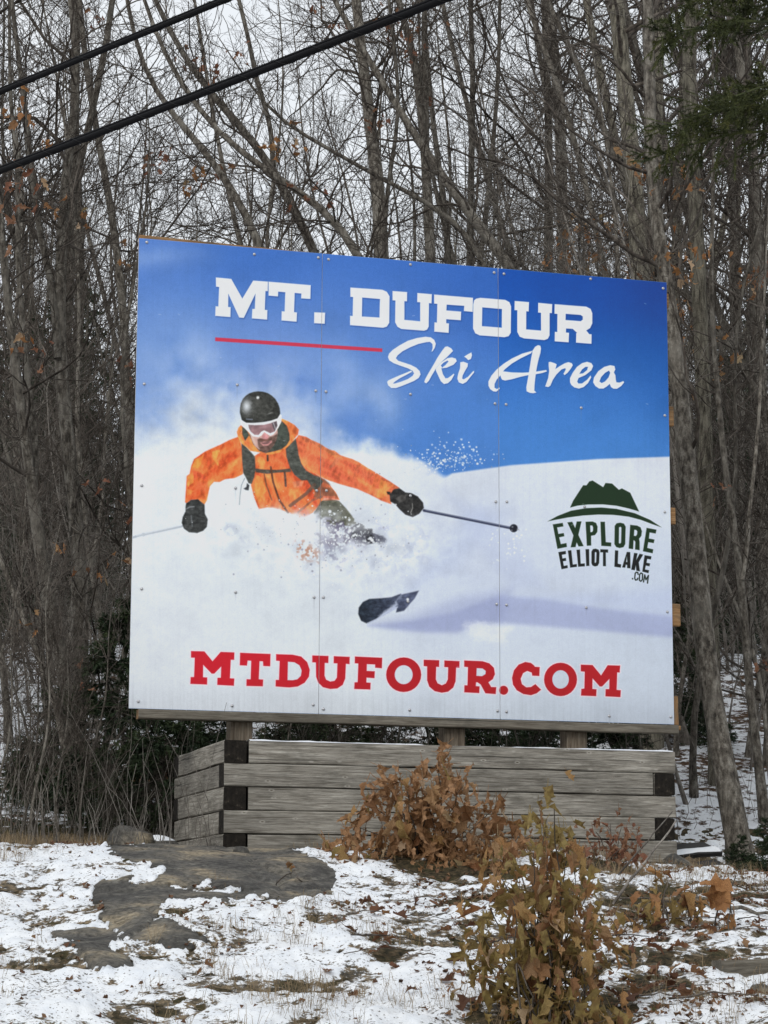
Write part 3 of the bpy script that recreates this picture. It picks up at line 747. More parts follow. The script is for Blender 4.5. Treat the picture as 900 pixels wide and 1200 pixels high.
IMG += (rs.normal(0, 0.014, (TH, TW)))[..., None]

# --- lettering
WHT = (236, 239, 240)
C1 = lambda p: Z(240, 310, 4.0909, p); C2 = lambda p: Z(400, 325, 5.625, p); C3 = lambda p: Z(540, 335, 5, p)
C4 = lambda p: Z(440, 385, 5.625, p); C5 = lambda p: Z(560, 390, 5, p); C6 = lambda p: Z(215, 750, 5, p)
C7 = lambda p: Z(370, 755, 4.7368, p); C8 = lambda p: Z(540, 760, 4.5, p); L1 = lambda p: Z(630, 555, 5.625, p)
TITLE = [
 (C1([(53,62),(127,69),(180,163),(232,77),(303,82),(302,128),(291,127),(288,217),(300,218),(299,264),(226,258),(228,213),(240,212),(243,140),(187,256),(165,254),(113,140),(112,203),(124,205),(123,252),(50,246),(52,200),(65,201),(69,108),(54,106)]), ()),
 (C1([(306,82),(508,99),(506,165),(462,162),(463,139),(431,136),(428,228),(442,230),(440,274),(368,268),(369,224),(383,225),(386,133),(352,130),(351,153),(306,149)]), ()),
 (C1([(525,229),(577,231),(575,284),(524,281)]), ()),
 (C2([(60,67),(270,82),(300,95),(318,125),(316,300),(300,325),(275,332),(58,315),(58,253),(75,255),(78,130),(60,128)]), (C2([(138,133),(255,143),(252,265),(136,258)]),)),
 (C2([(338,90),(434,97),(433,158),(416,157),(416,280),(520,290),(520,165),(500,163),(502,103),(597,111),(595,172),(578,170),(576,325),(565,345),(545,352),(395,340),(370,325),(355,295),(357,153),(338,151)]), ()),
 (C2([(612,113),(868,135),(866,228),(808,222),(810,188),(695,180),(693,218),(790,226),(788,283),(692,276),(692,302),(710,304),(708,366),(613,358),(614,297),(630,298),(633,175),(612,173)]), ()),
 (C3([(73,110),(78,85),(90,75),(115,70),(260,82),(285,95),(295,120),(293,275),(280,295),(255,301),(110,290),(85,278),(72,250)]), (C3([(126,126),(241,136),(240,245),(124,236)]),)),
 (C3([(316,88),(400,95),(398,150),(384,149),(383,255),(470,262),(470,158),(453,156),(454,99),(536,107),(534,160),(521,159),(520,290),(510,310),(490,318),(370,308),(345,298),(331,270),(331,143),(315,142)]), ()),
 (C3([(550,107),(735,122),(760,135),(770,160),(770,220),(757,248),(735,262),(752,283),(766,284),(765,340),(675,333),(676,278),(680,275),(655,252),(617,250),(616,273),(634,275),(632,331),(550,325),(551,269),(565,270),(566,165),(549,163)]), (C3([(615,164),(702,171),(714,180),(714,198),(702,207),(614,200)]),)),
]
for p, h in TITLE:
    fill([(x + 0.9, y + 1.3) for x, y in p], (20, 50, 120), [[(x + .9, y + 1.3) for x, y in q2] for q2 in h], soft=1.5, alpha=.45)
for p, h in TITLE: fill(p, WHT, h)
fill(C1([(50, 349), (851, 402), (851, 419), (50, 367)]), (196, 64, 86))
SCRIPT = [
 (C4([(370,152),(378,128),(376,102),(360,88),(335,90),(285,101),(230,123),(180,149),(147,176),(135,195),(150,212),(190,225),(235,240),(270,258),(292,280),(298,302),(286,325),(255,345),(215,362),(170,380),(135,392),(105,392),(85,375),(77,352),(85,342),(110,330),(160,308),(205,290),(235,277),(243,283),(205,305),(160,328),(128,350),(115,362),(130,362),(170,350),(215,332),(245,312),(255,295),(245,278),(215,262),(165,245),(120,228),(92,210),(83,188),(90,165),(115,140),(160,110),(215,80),(275,62),(330,54),(365,58),(388,75),(398,100),(392,125),(378,148)]), ()),
 (C4([(475,117),(500,130),(512,147),(470,190),(430,225),(400,262),(370,312),(352,345),(335,361),(322,352),(330,330),(355,285),(385,235),(410,190),(440,145),(460,120)]), ()),
 (C4([(400,262),(430,225),(475,195),(505,190),(530,198),(536,215),(515,238),(470,258),(435,262),(445,300),(462,328),(478,326),(498,312),(516,297),(520,304),(500,340),(478,360),(452,366),(432,348),(415,312),(398,275)]), (C4([(432,242),(450,224),(475,211),(482,217),(462,240),(440,258)]),)),
 (C4([(585,185),(605,172),(632,157),(637,175),(630,200),(612,208),(600,195)]), ()),
 (C4([(560,222),(580,218),(610,230),(608,250),(590,280),(575,310),(572,330),(582,335),(610,318),(640,285),(650,278),(650,290),(625,320),(600,352),(575,365),(550,355),(540,330),(545,300),(558,262)]), ()),
 (C5([(320,105),(335,82),(352,72),(366,76),(370,92),(366,120),(356,155),(348,190),(341,230),(336,270),(332,310),(331,338),(343,350),(325,354),(305,352),(286,343),(284,320),(292,275),(302,215),(312,150),(318,120)]), ()),
 (C5([(320,105),(260,122),(200,150),(150,182),(110,215),(80,250),(62,285),(62,310),(72,330),(90,343),(108,345),(128,328),(126,320),(112,330),(98,322),(98,300),(110,275),(130,252),(140,235),(160,212),(200,180),(250,150),(312,120)]), ()),
 (C5([(130,230),(150,226),(200,232),(260,234),(300,232),(350,226),(400,218),(405,226),(380,235),(340,243),(295,248),(250,258),(200,272),(160,280),(142,275),(135,262),(130,245)]), ()),
 (C5([(415,172),(425,170),(450,178),(462,185),(455,212),(480,195),(510,178),(530,172),(550,178),(556,190),(545,210),(525,235),(508,248),(502,240),(515,215),(512,207),(490,215),(460,245),(440,275),(425,310),(412,318),(395,314),(400,300),(412,265),(418,225),(415,195)]), ()),
 (C5([(540,290),(540,265),(555,235),(580,200),(610,178),(640,170),(665,178),(675,195),(665,220),(630,248),(590,265),(582,285),(588,297),(610,297),(640,275),(660,250),(664,262),(645,295),(620,318),(592,327),(565,320),(548,306)]), (C5([(595,240),(610,215),(630,200),(645,200),(640,218),(615,238)]),)),
 (C5([(675,290),(680,262),(705,225),(740,200),(775,190),(800,195),(805,215),(797,232),(806,250),(808,275),(812,290),(830,292),(852,283),(857,290),(840,312),(815,328),(795,328),(780,318),(772,300),(755,315),(735,327),(710,327),(688,312)]), (C5([(712,285),(722,260),(745,235),(768,222),(775,235),(765,262),(745,285),(725,295)]),)),
]
for p, h in SCRIPT: fill([(x + 0.8, y + 1.0) for x, y in p], (28, 60, 130), [[(x + .8, y + 1) for x, y in q2] for q2 in h], soft=1.0, alpha=.35)
for p, h in SCRIPT: fill(p, WHT, h, soft=.55)
def ell(cx, cy, rx, ry, f, n=28): return f([(cx + rx * cos(2 * pi * k / n), cy + ry * sin(2 * pi * k / n)) for k in range(n)])
RED = [
 (C6([(44,65),(122,67),(170,125),(218,70),(298,73),(297,116),(277,116),(272,224),(298,226),(295,268),(198,263),(199,222),(219,221),(221,155),(180,197),(165,197),(115,145),(114,218),(139,220),(138,261),(40,257),(42,218),(62,217),(66,104),(44,103)]), ()),
 (C6([(332,75),(510,82),(508,154),(468,152),(466,125),(446,124),(441,230),(467,232),(465,271),(369,269),(370,230),(394,230),(397,122),(376,120),(372,150),(330,148)]), ()),
 (C6([(543,83),(640,86),(690,97),(725,130),(740,175),(735,215),(710,250),(670,272),(620,278),(540,272),(541,234),(560,234),(564,123),(543,121)]), (C6([(612,127),(650,130),(680,148),(693,178),(688,210),(668,230),(640,236),(610,235)]),)),
 (C7([(-19,62),(71,65),(70,104),(50,103),(49,175),(58,197),(80,207),(105,203),(118,185),(121,106),(100,105),(101,66),(189,70),(188,110),(168,108),(164,190),(150,225),(120,245),(80,248),(40,238),(14,212),(2,180),(1,101),(-19,100)]), ()),
 (C7([(218,68),(369,75),(367,133),(330,130),(330,112),(284,110),(283,148),(328,150),(326,188),(282,185),(281,212),(305,214),(303,251),(214,248),(216,212),(233,210),(237,107),(217,105)]), ()),
 (ell(488, 169, 97, 96, C7), (ell(488, 169, 50, 53, C7),)),
 (C7([(599,86),(685,89),(684,126),(668,125),(666,195),(676,217),(700,228),(722,218),(733,195),(735,128),(713,126),(714,90),(798,94),(797,130),(779,129),(776,205),(763,240),(735,263),(700,269),(660,260),(630,235),(618,200),(618,123),(599,121)]), ()),
 (C8([(18,63),(115,67),(150,78),(175,102),(180,135),(168,162),(145,178),(160,203),(187,204),(184,240),(130,236),(105,190),(88,178),(80,178),(79,198),(99,200),(97,235),(18,231),(19,194),(35,194),(38,98),(18,96)]), (C8([(84,103),(115,105),(132,118),(130,135),(112,146),(82,144)]),)),
 (ell(226, 220, 23.5, 23.5, C8), ()),
 (C8([(416,98),(414,145),(377,143),(374,127),(350,118),(328,130),(315,160),(322,188),(345,205),(370,203),(393,188),(423,217),(400,236),(370,246),(330,240),(295,220),(275,190),(270,155),(280,115),(305,85),(340,71),(370,76),(387,90),(390,96)]), ()),
 (ell(526, 163, 87, 88, C8), (ell(526, 163, 44, 49, C8),)),
 (C8([(633,85),(695,87),(740,142),(775,88),(841,90),(838,126),(825,126),(822,218),(844,220),(842,256),(763,252),(764,214),(783,214),(784,160),(745,200),(733,200),(695,157),(694,213),(716,215),(714,251),(634,248),(636,213),(652,211),(654,122),(633,120)]), ()),
]
for p, h in RED: fill(p, (240, 214, 218), h, soft=.8, alpha=.8, grow=1.3)
for p, h in RED: fill(p, lambda x, y: rgb(196, 32, 54) * (1 - 0.1 * sstep(300, 480, x))[..., None], h, soft=.6)
GRN = (40, 58, 36)
fill(L1([(214,224),(235,178),(300,77),(322,78),(340,52),(362,46),(432,90),(447,62),(490,66),(535,107),(555,98),(610,127),(668,250),(600,230),(520,212),(430,203),(330,204),(260,212)]), GRN)
fill(L1([(66,315),(130,280),(220,245),(320,228),(420,224),(520,233),(640,262),(740,305),(817,354),(760,335),(680,305),(600,284),(500,272),(400,270),(300,276),(200,289),(120,304)]), GRN)
for p, h in [
 ([(100,335),(165,325),(170,348),(128,355),(137,398),(172,392),(176,413),(142,420),(153,465),(190,458),(193,483),(131,496)], []),
 ([(196,322),(228,318),(303,478),(270,480)], []), ([(258,316),(289,315),(250,484),(218,486)], []),
 ([(316,318),(362,316),(385,326),(395,350),(393,385),(378,405),(352,410),(353,474),(325,476)], [[(346,342),(360,342),(366,355),(365,378),(358,386),(348,386)]]),
 ([(414,318),(443,318),(449,452),(485,455),(484,480),(420,476)], []),
 ([(508,345),(520,328),(545,324),(568,330),(580,350),(577,465),(565,485),(540,491),(518,484),(506,465)], [[(536,355),(545,350),(552,356),(550,455),(542,463),(535,457)]]),
 ([(610,338),(655,343),(678,355),(687,380),(683,410),(668,430),(672,450),(672,505),(642,500),(644,450),(636,440),(632,440),(629,498),(600,494)], [[(637,370),(650,372),(657,382),(655,402),(647,412),(634,410)]]),
 ([(718,358),(783,370),(778,395),(738,388),(733,428),(770,435),(765,458),(729,452),(722,490),(762,500),(758,525),(694,512)], []),
 ([(137,518),(185,510),(187,530),(160,535),(164,560),(186,556),(188,574),(167,578),(173,609),(197,604),(199,622),(158,630)], []),
 ([(200,508),(222,505),(232,600),(258,596),(259,614),(215,620)], []), ([(257,503),(279,501),(284,594),(311,592),(311,611),(268,614)], []),
 ([(316,499),(339,498),(341,608),(321,609)], []),
 ([(355,515),(365,498),(383,495),(402,502),(408,520),(405,590),(395,608),(378,612),(362,606),(355,590)], [[(377,520),(383,516),(388,522),(386,584),(380,590),(376,585)]]),
 ([(413,499),(464,501),(464,521),(449,520),(450,610),(431,610),(431,519),(413,519)], []),
 ([(510,506),(531,508),(528,594),(550,599),(548,620),(506,614)], []),
 ([(588,517),(610,518),(612,625),(590,622),(590,602),(581,600),(577,620),(557,618)], [[(588,545),(591,584),(583,583)]]),
 ([(636,523),(658,526),(650,570),(672,529),(695,534),(666,585),(674,644),(651,640),(647,604),(640,637),(617,633)], []),
 ([(705,538),(750,546),(746,566),(722,562),(717,588),(741,593),(737,611),(713,606),(707,632),(734,638),(730,656),(690,646)], []),
 ([(622,688),(630,689),(629,698),(621,697)], [])]:
    fill(L1(p), GRN if p[0][1] < 400 and p[0][1] > 300 else (30, 42, 32), [L1(q2) for q2 in h], soft=.5)
for p in ([(662, 664), (660, 652), (650, 650), (643, 658), (640, 690), (645, 702), (656, 700), (660, 690)], [(672, 665), (682, 655), (692, 662), (690, 700), (680, 710), (670, 702), (672, 665)], [(698, 714), (706, 668), (714, 700), (730, 672), (724, 722)]):
    stroke(L1(p), 1.45, (36, 46, 38), soft=.45)
# weathering: rain streaks from the seams and screws, a grey film towards the bottom edge
stk = fbm(PX * 0.45, PY * 0.012, 4, 2)
IMG *= (1 - 0.022 * np.clip(stk - 0.5, 0, 1) * 2 - 0.035 * np.clip(fbm(PX * 0.03, PY * 0.03, 4, 7) - 0.45, 0, 1) * 3)[..., None]
IMG *= (1 - 0.06 * sstep(0.25, 0.0, _v) * (0.5 + stk))[..., None]
for px_, py_ in ((278,451),(370,458),(382,459),(481,462),(581,473),(681,478),(276,572),(371,575),(581,588),(276,694),(368,700),(478,705),(582,708),(687,712),(272,827),(480,832),(714,839)):
    L_ = rs.uniform(8, 26)
    sl = window([(px_ - 3, py_), (px_ + 3, py_ + L_)], 2)
    cv = np.exp(-((PX[sl] - px_) / 0.9) ** 2) * np.clip(1 - (PY[sl] - py_) / L_, 0, 1) * (PY[sl] > py_)
    blend(sl, cv * 0.2, (112, 116, 120))
# faint print grain and scuffs
IMG *= (0.985 + 0.03 * n3)[..., None]
for k in range(40):
    x, y = rs.uniform(160, 780), rs.uniform(285, 835)
    stroke([(x, y), (x + rs.uniform(-3, 3), y + rs.uniform(-1, 1))], .6, (200, 206, 214), alpha=.5)
IMG = np.clip(IMG, 0, 1)
LIN = np.where(IMG <= 0.04045, IMG / 12.92, ((IMG + 0.055) / 1.055) ** 2.4)
LIN = np.clip((LIN - SIGN_SHEEN) * SIGN_K, 0.003, 0.9)
ENC = np.where(LIN <= 0.0031308, LIN * 12.92, 1.055 * LIN ** (1 / 2.4) - 0.055)
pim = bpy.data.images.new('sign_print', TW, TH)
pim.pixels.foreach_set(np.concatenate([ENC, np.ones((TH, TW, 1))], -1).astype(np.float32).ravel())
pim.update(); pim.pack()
# ------------------------------------------------------------------ billboard
def wood_mat(name, stops, rough=0.85, sc=1.0, knots=True, crack=True):
    m, nt, b = mat_new(name, rough, 0.2)
    t = nt.nodes.new('ShaderNodeTexCoord'); oi = nt.nodes.new('ShaderNodeObjectInfo')
    sh = nd(nt, 'ShaderNodeVectorMath', operation='SCALE'); sh.inputs[0].default_value = (13.0, 7.0, 5.0)
    nt.links.new(oi.outputs['Random'], sh.inputs['Scale'])
    ad = nd(nt, 'ShaderNodeVectorMath', operation='ADD')
    nt.links.new(t.outputs['Object'], ad.inputs[0]); nt.links.new(sh.outputs['Vector'], ad.inputs[1])
    def mapped(s):
        mp = nt.nodes.new('ShaderNodeMapping'); mp.inputs['Scale'].default_value = s
        nt.links.new(ad.outputs['Vector'], mp.inputs['Vector']); return mp.outputs['Vector']
    n = noise(nt, mapped((0.5, 9, 9)), 9 * sc, 8, 0.7, 0.5)
    n2 = noise(nt, mapped((0.25, 1, 1)), 6 * sc, 3)
    c = ramp(nt, n, [(0.32, stops[0]), (0.46, stops[1]), (0.58, stops[2]), (0.74, stops[3])])
    c = mixc(nt, 0.6, c, ramp(nt, n2, [(0.35, (0.6,) * 3), (0.6, (1.12,) * 3)]), 'MULTIPLY')
    n3 = noise(nt, mapped((1.1, 26, 26)), 9 * sc, 4, 0.7)
    c = mixc(nt, 0.75, c, ramp(nt, n3, [(0.36, (0.62,) * 3), (0.5, (1.0,) * 3), (0.66, (1.2,) * 3)]), 'MULTIPLY')
    st_n = noise(nt, mapped((0.9, 2.2, 2.2)), 5 * sc, 4, 0.65)
    c = mixc(nt, ramp(nt, st_n, [(0.5, (0, 0, 0)), (0.68, (0.6,) * 3)]), c, (0.1, 0.092, 0.075))
    if knots:
        vo = nd(nt, 'ShaderNodeTexVoronoi', Scale=1.0)
        nt.links.new(mapped((6.0, 0.01, 15.0)), vo.inputs['Vector'])
        kn = ramp(nt, vo.outputs['Distance'], [(0.0, (1, 1, 1)), (0.035, (0.7,) * 3), (0.06, (0, 0, 0))])
        ring = ramp(nt, vo.outputs['Distance'], [(0.04, (0, 0, 0)), (0.08, (0.55,) * 3), (0.14, (0, 0, 0))])
        c = mixc(nt, ring, c, stops[3])
        c = mixc(nt, kn, c, (stops[0][0] * .8, stops[0][1] * .72, stops[0][2] * .6))
    if crack:
        ck = noise(nt, mapped((0.12, 14, 14)), 5 * sc, 3, 0.5, 0.3)
        cf = ramp(nt, ck, [(0.31, (0.9,) * 3), (0.36, (0, 0, 0))])
        c = mixc(nt, cf, c, (0.03, 0.028, 0.024))
    br = ramp(nt, objrand(nt), [(0, (0.72,) * 3), (1, (1.1,) * 3)])
    c = mixc(nt, 1.0, c, br, 'MULTIPLY')
    nt.links.new(c, b.inputs['Base Color'])
    bump(nt, b, n, 0.8, 0.008)
    return m
M_GREYWOOD = wood_mat('weathered_timber', [(0.13, 0.114, 0.092), (0.262, 0.24, 0.203), (0.37, 0.345, 0.298), (0.53, 0.5, 0.44)])
M_POSTWOOD = wood_mat('brown_timber', [(0.07, 0.05, 0.034), (0.14, 0.11, 0.08), (0.2, 0.165, 0.125), (0.27, 0.23, 0.18)])
M_PINE = wood_mat('tan_pine', [(0.22, 0.11, 0.045), (0.34, 0.19, 0.085), (0.42, 0.25, 0.12), (0.5, 0.32, 0.17)], crack=False)
M_GREYRAIL = wood_mat('grey_rail', [(0.12, 0.1, 0.075), (0.2, 0.175, 0.14), (0.26, 0.235, 0.19), (0.33, 0.3, 0.25)], knots=False)
mE, nt, b = mat_new('creosoted_end', 0.9, 0.2)
nE = noise(nt, coords(nt), 30, 5, 0.7)
nt.links.new(ramp(nt, nE, [(0.3, (0.006, 0.005, 0.004)), (0.6, (0.022, 0.018, 0.014)), (0.78, (0.12, 0.1, 0.075))]), b.inputs['Base Color'])
M_END = mE
bump(nt, b, nE, 1, 0.01)

def timber(name, L, W, H, mats, parent, loc, rz=0.0, endmat=1, seed=0, bev=0.006, warp=0.004, seg=None):
    """sawn timber along local X from 0..L, depth W along Y, height H along Z; soft arrises, slightly uneven"""
    r = np.random.RandomState(seed)
    n = seg or max(3, int(L / 0.25) + 1)
    xs = np.linspace(0, L, n)
    c = bev
    sec = np.array([(c, 0), (W - c, 0), (W, c), (W, H - c), (W - c, H), (c, H), (0, H - c), (0, c)])
    S = len(sec)
    oy = np.cumsum(r.normal(0, warp * 0.4, n)); oz = np.cumsum(r.normal(0, warp * 0.4, n))
    oy -= np.linspace(oy[0], oy[-1], n); oz -= np.linspace(oz[0], oz[-1], n)
    V = np.zeros((n, S, 3)); V[:, :, 0] = xs[:, None]
    V[:, :, 1] = sec[None, :, 0] + oy[:, None] + r.normal(0, warp * 0.25, (n, S))
    V[:, :, 2] = sec[None, :, 1] + oz[:, None] + r.normal(0, warp * 0.25, (n, S))
    I = np.arange(n * S).reshape(n, S)
    Q = np.stack([I[:-1], np.roll(I[:-1], -1, 1), np.roll(I[1:], -1, 1), I[1:]], -1).reshape(-1, 4)
    mb = MB(); mb.add(V.reshape(-1, 3), q=Q)
    for k, end in ((0, I[0]), (1, I[-1])):
        cv = V[k * (n - 1)].mean(0)
        T = [(end[j], end[(j + 1) % S]) for j in range(S)]
        mb.add(np.concatenate([V[k * (n - 1)], cv[None]]), t=[((j + 1) % S, j, S) if k == 0 else (j, (j + 1) % S, S) for j in range(S)], m=endmat)
    o = link(name, mb.mesh(name, mats, smooth=False), parent)
    o.location = loc; o.rotation_euler = (0, 0, rz)
    return o

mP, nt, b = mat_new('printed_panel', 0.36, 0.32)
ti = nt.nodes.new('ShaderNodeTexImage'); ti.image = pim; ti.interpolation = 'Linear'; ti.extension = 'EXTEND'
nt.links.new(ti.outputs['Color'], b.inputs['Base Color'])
bump(nt, b, noise(nt, coords(nt), 3.0, 2), 0.12, 0.02)
mPE, nt, b = mat_new('panel_edge', 0.5, 0.4); b.inputs['Base Color'].default_value = (0.72, 0.74, 0.77, 1)
mS, nt, b = mat_new('screw_steel', 0.35, 0.5); b.inputs['Base Color'].default_value = (0.5, 0.5, 0.51, 1); b.inputs['Metallic'].default_value = 0.6

sign = empty('billboard', tuple(S_BL), 'large wooden billboard with a printed skier and red web address standing behind the timber box', 'billboard', rz=S_YAW)
# screws
_sc = [(172,284),(298,298),(373,302),(385,304),(481,310),(579,319.5),(590.5,321),(692,327),(777,338),(169,450),(278,451),(370,458),(382,459),(481,462),(580,473),(593,474),(681,478),(779,487),
       (166,569),(276,572),(371,575),(382.5,575),(481,581),(581,588),(594,588),(685,594),(779,600),(166,690),(276,694),(368,700),(379,700),(478,705),(582,708),(593.5,709),(687,712),(782,717),(162,822),(272,827),(367,826),(379,831),(480,832),(583,833),(593.5,834),(714,839),(786,840)]
def dome_mesh():
    mb = MB(); S = 8
    rr = [(0.0105, 0), (0.0105, 0.002), (0.007, 0.0055), (0.003, 0.007)]
    V = np.array([(r * cos(2 * pi * k / S), -h, r * sin(2 * pi * k / S)) for r, h in rr for k in range(S)] + [(0, -0.0072, 0)])
    Q = [(i * S + k, i * S + (k + 1) % S, (i + 1) * S + (k + 1) % S, (i + 1) * S + k) for i in range(3) for k in range(S)]
    mb.add(V, q=Q, t=[(3 * S + k, 3 * S + (k + 1) % S, 4 * S) for k in range(S)])
    return mb.mesh('screw', [mS])
me_screw = dome_mesh()
rp = np.random.RandomState(3)
for k in range(3):
    w0, w1 = S_W * k / 3 + (0.0016 if k else 0), S_W * (k + 1) / 3 - (0.0016 if k < 2 else 0)
    nx, nz = 26, 60
    X, Zz = np.meshgrid(np.linspace(w0, w1, nx), np.linspace(0, S_H, nz))
    edge = np.minimum(sstep(0, 0.15, X - w0), sstep(0, 0.15, w1 - X))
    Y = (fbm(X * 1.6 + 9 * k, Zz * 1.4, 3, k) - 0.5) * 0.007 * edge + rp.uniform(-0.0006, 0.0006)
    V = np.stack([X, Y, Zz], -1).reshape(-1, 3)
    I = np.arange(nx * nz).reshape(nz, nx)
    Q = np.stack([I[:-1, :-1], I[:-1, 1:], I[1:, 1:], I[1:, :-1]], -1).reshape(-1, 4)
    mb = MB(); mb.add(V, q=Q)
    ring = np.concatenate([I[0, :], I[1:, -1], I[-1, -2::-1], I[-2:0:-1, 0]])
    R0 = V[ring]; R1 = R0 + np.array([0, 0.009, 0]); n = len(ring)
    mb.add(np.concatenate([R0, R1]), q=[((j + 1) % n, j, n + j, n + (j + 1) % n) for j in range(n)], m=1)
    mb.add(np.array([(w0, .011, 0), (w1, .011, 0), (w1, .011, S_H), (w0, .011, S_H)]), q=[(0, 3, 2, 1)], m=1)
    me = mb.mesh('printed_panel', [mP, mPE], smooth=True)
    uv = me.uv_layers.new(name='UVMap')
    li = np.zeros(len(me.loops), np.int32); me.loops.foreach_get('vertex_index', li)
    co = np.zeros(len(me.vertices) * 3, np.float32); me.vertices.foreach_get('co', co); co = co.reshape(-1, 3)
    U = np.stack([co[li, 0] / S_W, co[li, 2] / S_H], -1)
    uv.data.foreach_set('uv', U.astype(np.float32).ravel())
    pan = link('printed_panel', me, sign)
    for (px, py) in _sc:
        x, z = sign_uv(px, py)
        if w0 < x < w1:
            so = link('screw', me_screw, pan)
            yy = float((fbm(np.array([x * 1.6 + 9 * k]), np.array([z * 1.4]), 3, k)[0] - 0.5) * 0.007 * min(sstep(0, .15, x - w0), sstep(0, .15, w1 - x)))
            so.location = (x, yy - 0.0005, z); so.rotation_euler = (rp.uniform(-.1, .1), rp.uniform(0, 6), 0)
# wooden frame behind: horizontal rails whose ends stick out at the right, cap board, bottom rail, posts
for i, (py, h) in enumerate(((352, 0.10), (487, 0.135), (604, 0.115), (720, 0.15))):
    _, zz = sign_uv(788, py)
    timber('batten', S_W + (0.0 if i == 0 else 0.022 if i < 3 else 0.045), 0.038, h, [M_PINE, M_PINE], sign, (0.02, 0.014, zz - h / 2), seed=20 + i, warp=0.002)
timber('end_stud', 0.19, 0.038, 0.05, [M_PINE, M_PINE], sign, (S_W - 0.005 + 0.045, 0.014, 0.0), rz=0, seed=30).rotation_euler = (0, -pi / 2, 0)
tb = timber('cap_board', 1.15, 0.038, 0.09, [M_PINE, M_PINE], sign, (0.004, 0.014, S_H - 0.062), seed=31, warp=0.001)
tb.rotation_euler = (0, radians(1.1), 0)
timber('bottom_rail', S_W - 0.03, 0.07, 0.058, [M_GREYRAIL, M_PINE], sign, (0.06, -0.006, -0.062), seed=32, warp=0.003)
timber('rail_end', 0.10, 0.10, 0.03, [M_PINE, M_PINE], sign, (S_W - 0.055, -0.005, -0.006 - 0.03), seed=33)
for i, px in enumerate((285.5, 536, 680)):
    x, _ = sign_uv(px, 858)
    p = S_BL + s1 * x + s2 * 0.1
    g = float(height(p[0], p[1]))
    timber('post', S_BL[2] + 0.5 - g + 0.3, 0.14, 0.14, [M_POSTWOOD, M_POSTWOOD], sign, (x + 0.07, 0.054, g - 0.3 - S_BL[2]), seed=40 + i).rotation_euler = (0, -pi / 2, 0)
for i, px in enumerate((285.5, 536, 680)):
    x, _ = sign_uv(px, 858)
    timber('upright', S_H - 0.65, 0.09, 0.14, [M_POSTWOOD, M_POSTWOOD], sign, (x + 0.07, 0.054, 0.52), seed=45 + i).rotation_euler = (0, -pi / 2, 0)

# ------------------------------------------------------------------ crib of stacked timbers in front of the sign
C0 = ray_pt(263.3, 866, 14.42)
TH_ = 0.1395                     # course pitch
NC = 6
def along_for_px(px):
    lo, hi = 0.0, 6.0
    for _ in range(40):
        m_ = (lo + hi) / 2
        if float(project(C0 + s1 * m_)[0]) < px: lo = m_
        else: hi = m_
    return lo
CL = along_for_px(790.5); CD = 1.50
crib = empty('timber_planter', (C0[0], C0[1], C0[2] - NC * TH_), 'weathered grey box of stacked timbers laid log-cabin fashion below the billboard', 'timber wall', rz=S_YAW)
T = 0.138
for c in range(NC):
    z = (NC - 1 - c) * TH_
    mats = [M_GREYWOOD, M_END]
    odd = c % 2 == 0             # top course: side timber runs through at the left corner
    jit = lambda a=0.006: rp.uniform(-a, a)
    if odd:
        timber('front_timber', CL - T - 0.012 + jit(.01), T, T - 0.003, mats, crib, (T + 0.012, 0.004 + jit(), z), seed=60 + c)
        timber('side_timber', CD - T - 0.006, T, T - 0.003, mats, crib, (T - 0.002, -0.004 + jit(), z), rz=pi / 2, seed=70 + c)
        timber('side_timber', CD - T - .01, T, T - 0.003, mats, crib, (CL - 0.004, T + 0.012, z), rz=pi / 2, seed=80 + c)
        timber('back_timber', CL, T, T - .003, mats, crib, (0, CD - T + 0.01, z), seed=90 + c)
    else:
        timber('front_timber', CL - T - 0.014 + jit(.01), T, T - 0.003, mats, crib, (jit(.004), jit(), z), seed=60 + c)
        timber('side_timber', CD - T - .014, T, T - 0.003, mats, crib, (T + 0.004 + jit(.004), T + 0.014, z), rz=pi / 2, seed=70 + c)
        timber('side_timber', CD - T, T, T - 0.003, mats, crib, (CL - 0.002, 0.005 + jit(.01), z), rz=pi / 2, seed=80 + c)
        timber('back_timber', CL - T - .01, T, T - .003, mats, crib, (T + .012, CD - T + 0.01, z), seed=90 + c)
# soil fill and a thin crust of snow on the top course
mb = MB(); mb.add(*box_vq(T + 0.02, CL - T - 0.02, T + 0.02, CD - T, 0.0, NC * TH_ - 0.13))
link('soil_fill', mb.mesh('soil_fill', [M_LITTER], smooth=False), crib)
xs_ = np.linspace(T + 0.02, CL - 0.004, 160); ys_ = np.linspace(0.006, T - 0.01, 8)
X, Y = np.meshgrid(xs_, ys_)
V = np.stack([X, Y, NC * TH_ - 0.006 + 0.011 * np.minimum(1, np.minimum(Y - 0.004, T - Y) / 0.03) * (0.35 + fbm(X * 9, Y * 9, 3, 2)) * sstep(.25, .45, fbm(X * 2.2, Y, 2, 5) + 0.1)], -1).reshape(-1, 3)
I = np.arange(X.size).reshape(X.shape)
link('snow_crust', mesh_np('snow_crust', V, np.stack([I[:-1, :-1], I[:-1, 1:], I[1:, 1:], I[1:, :-1]], -1).reshape(-1, 4), None, [M_SNOW]), crib)

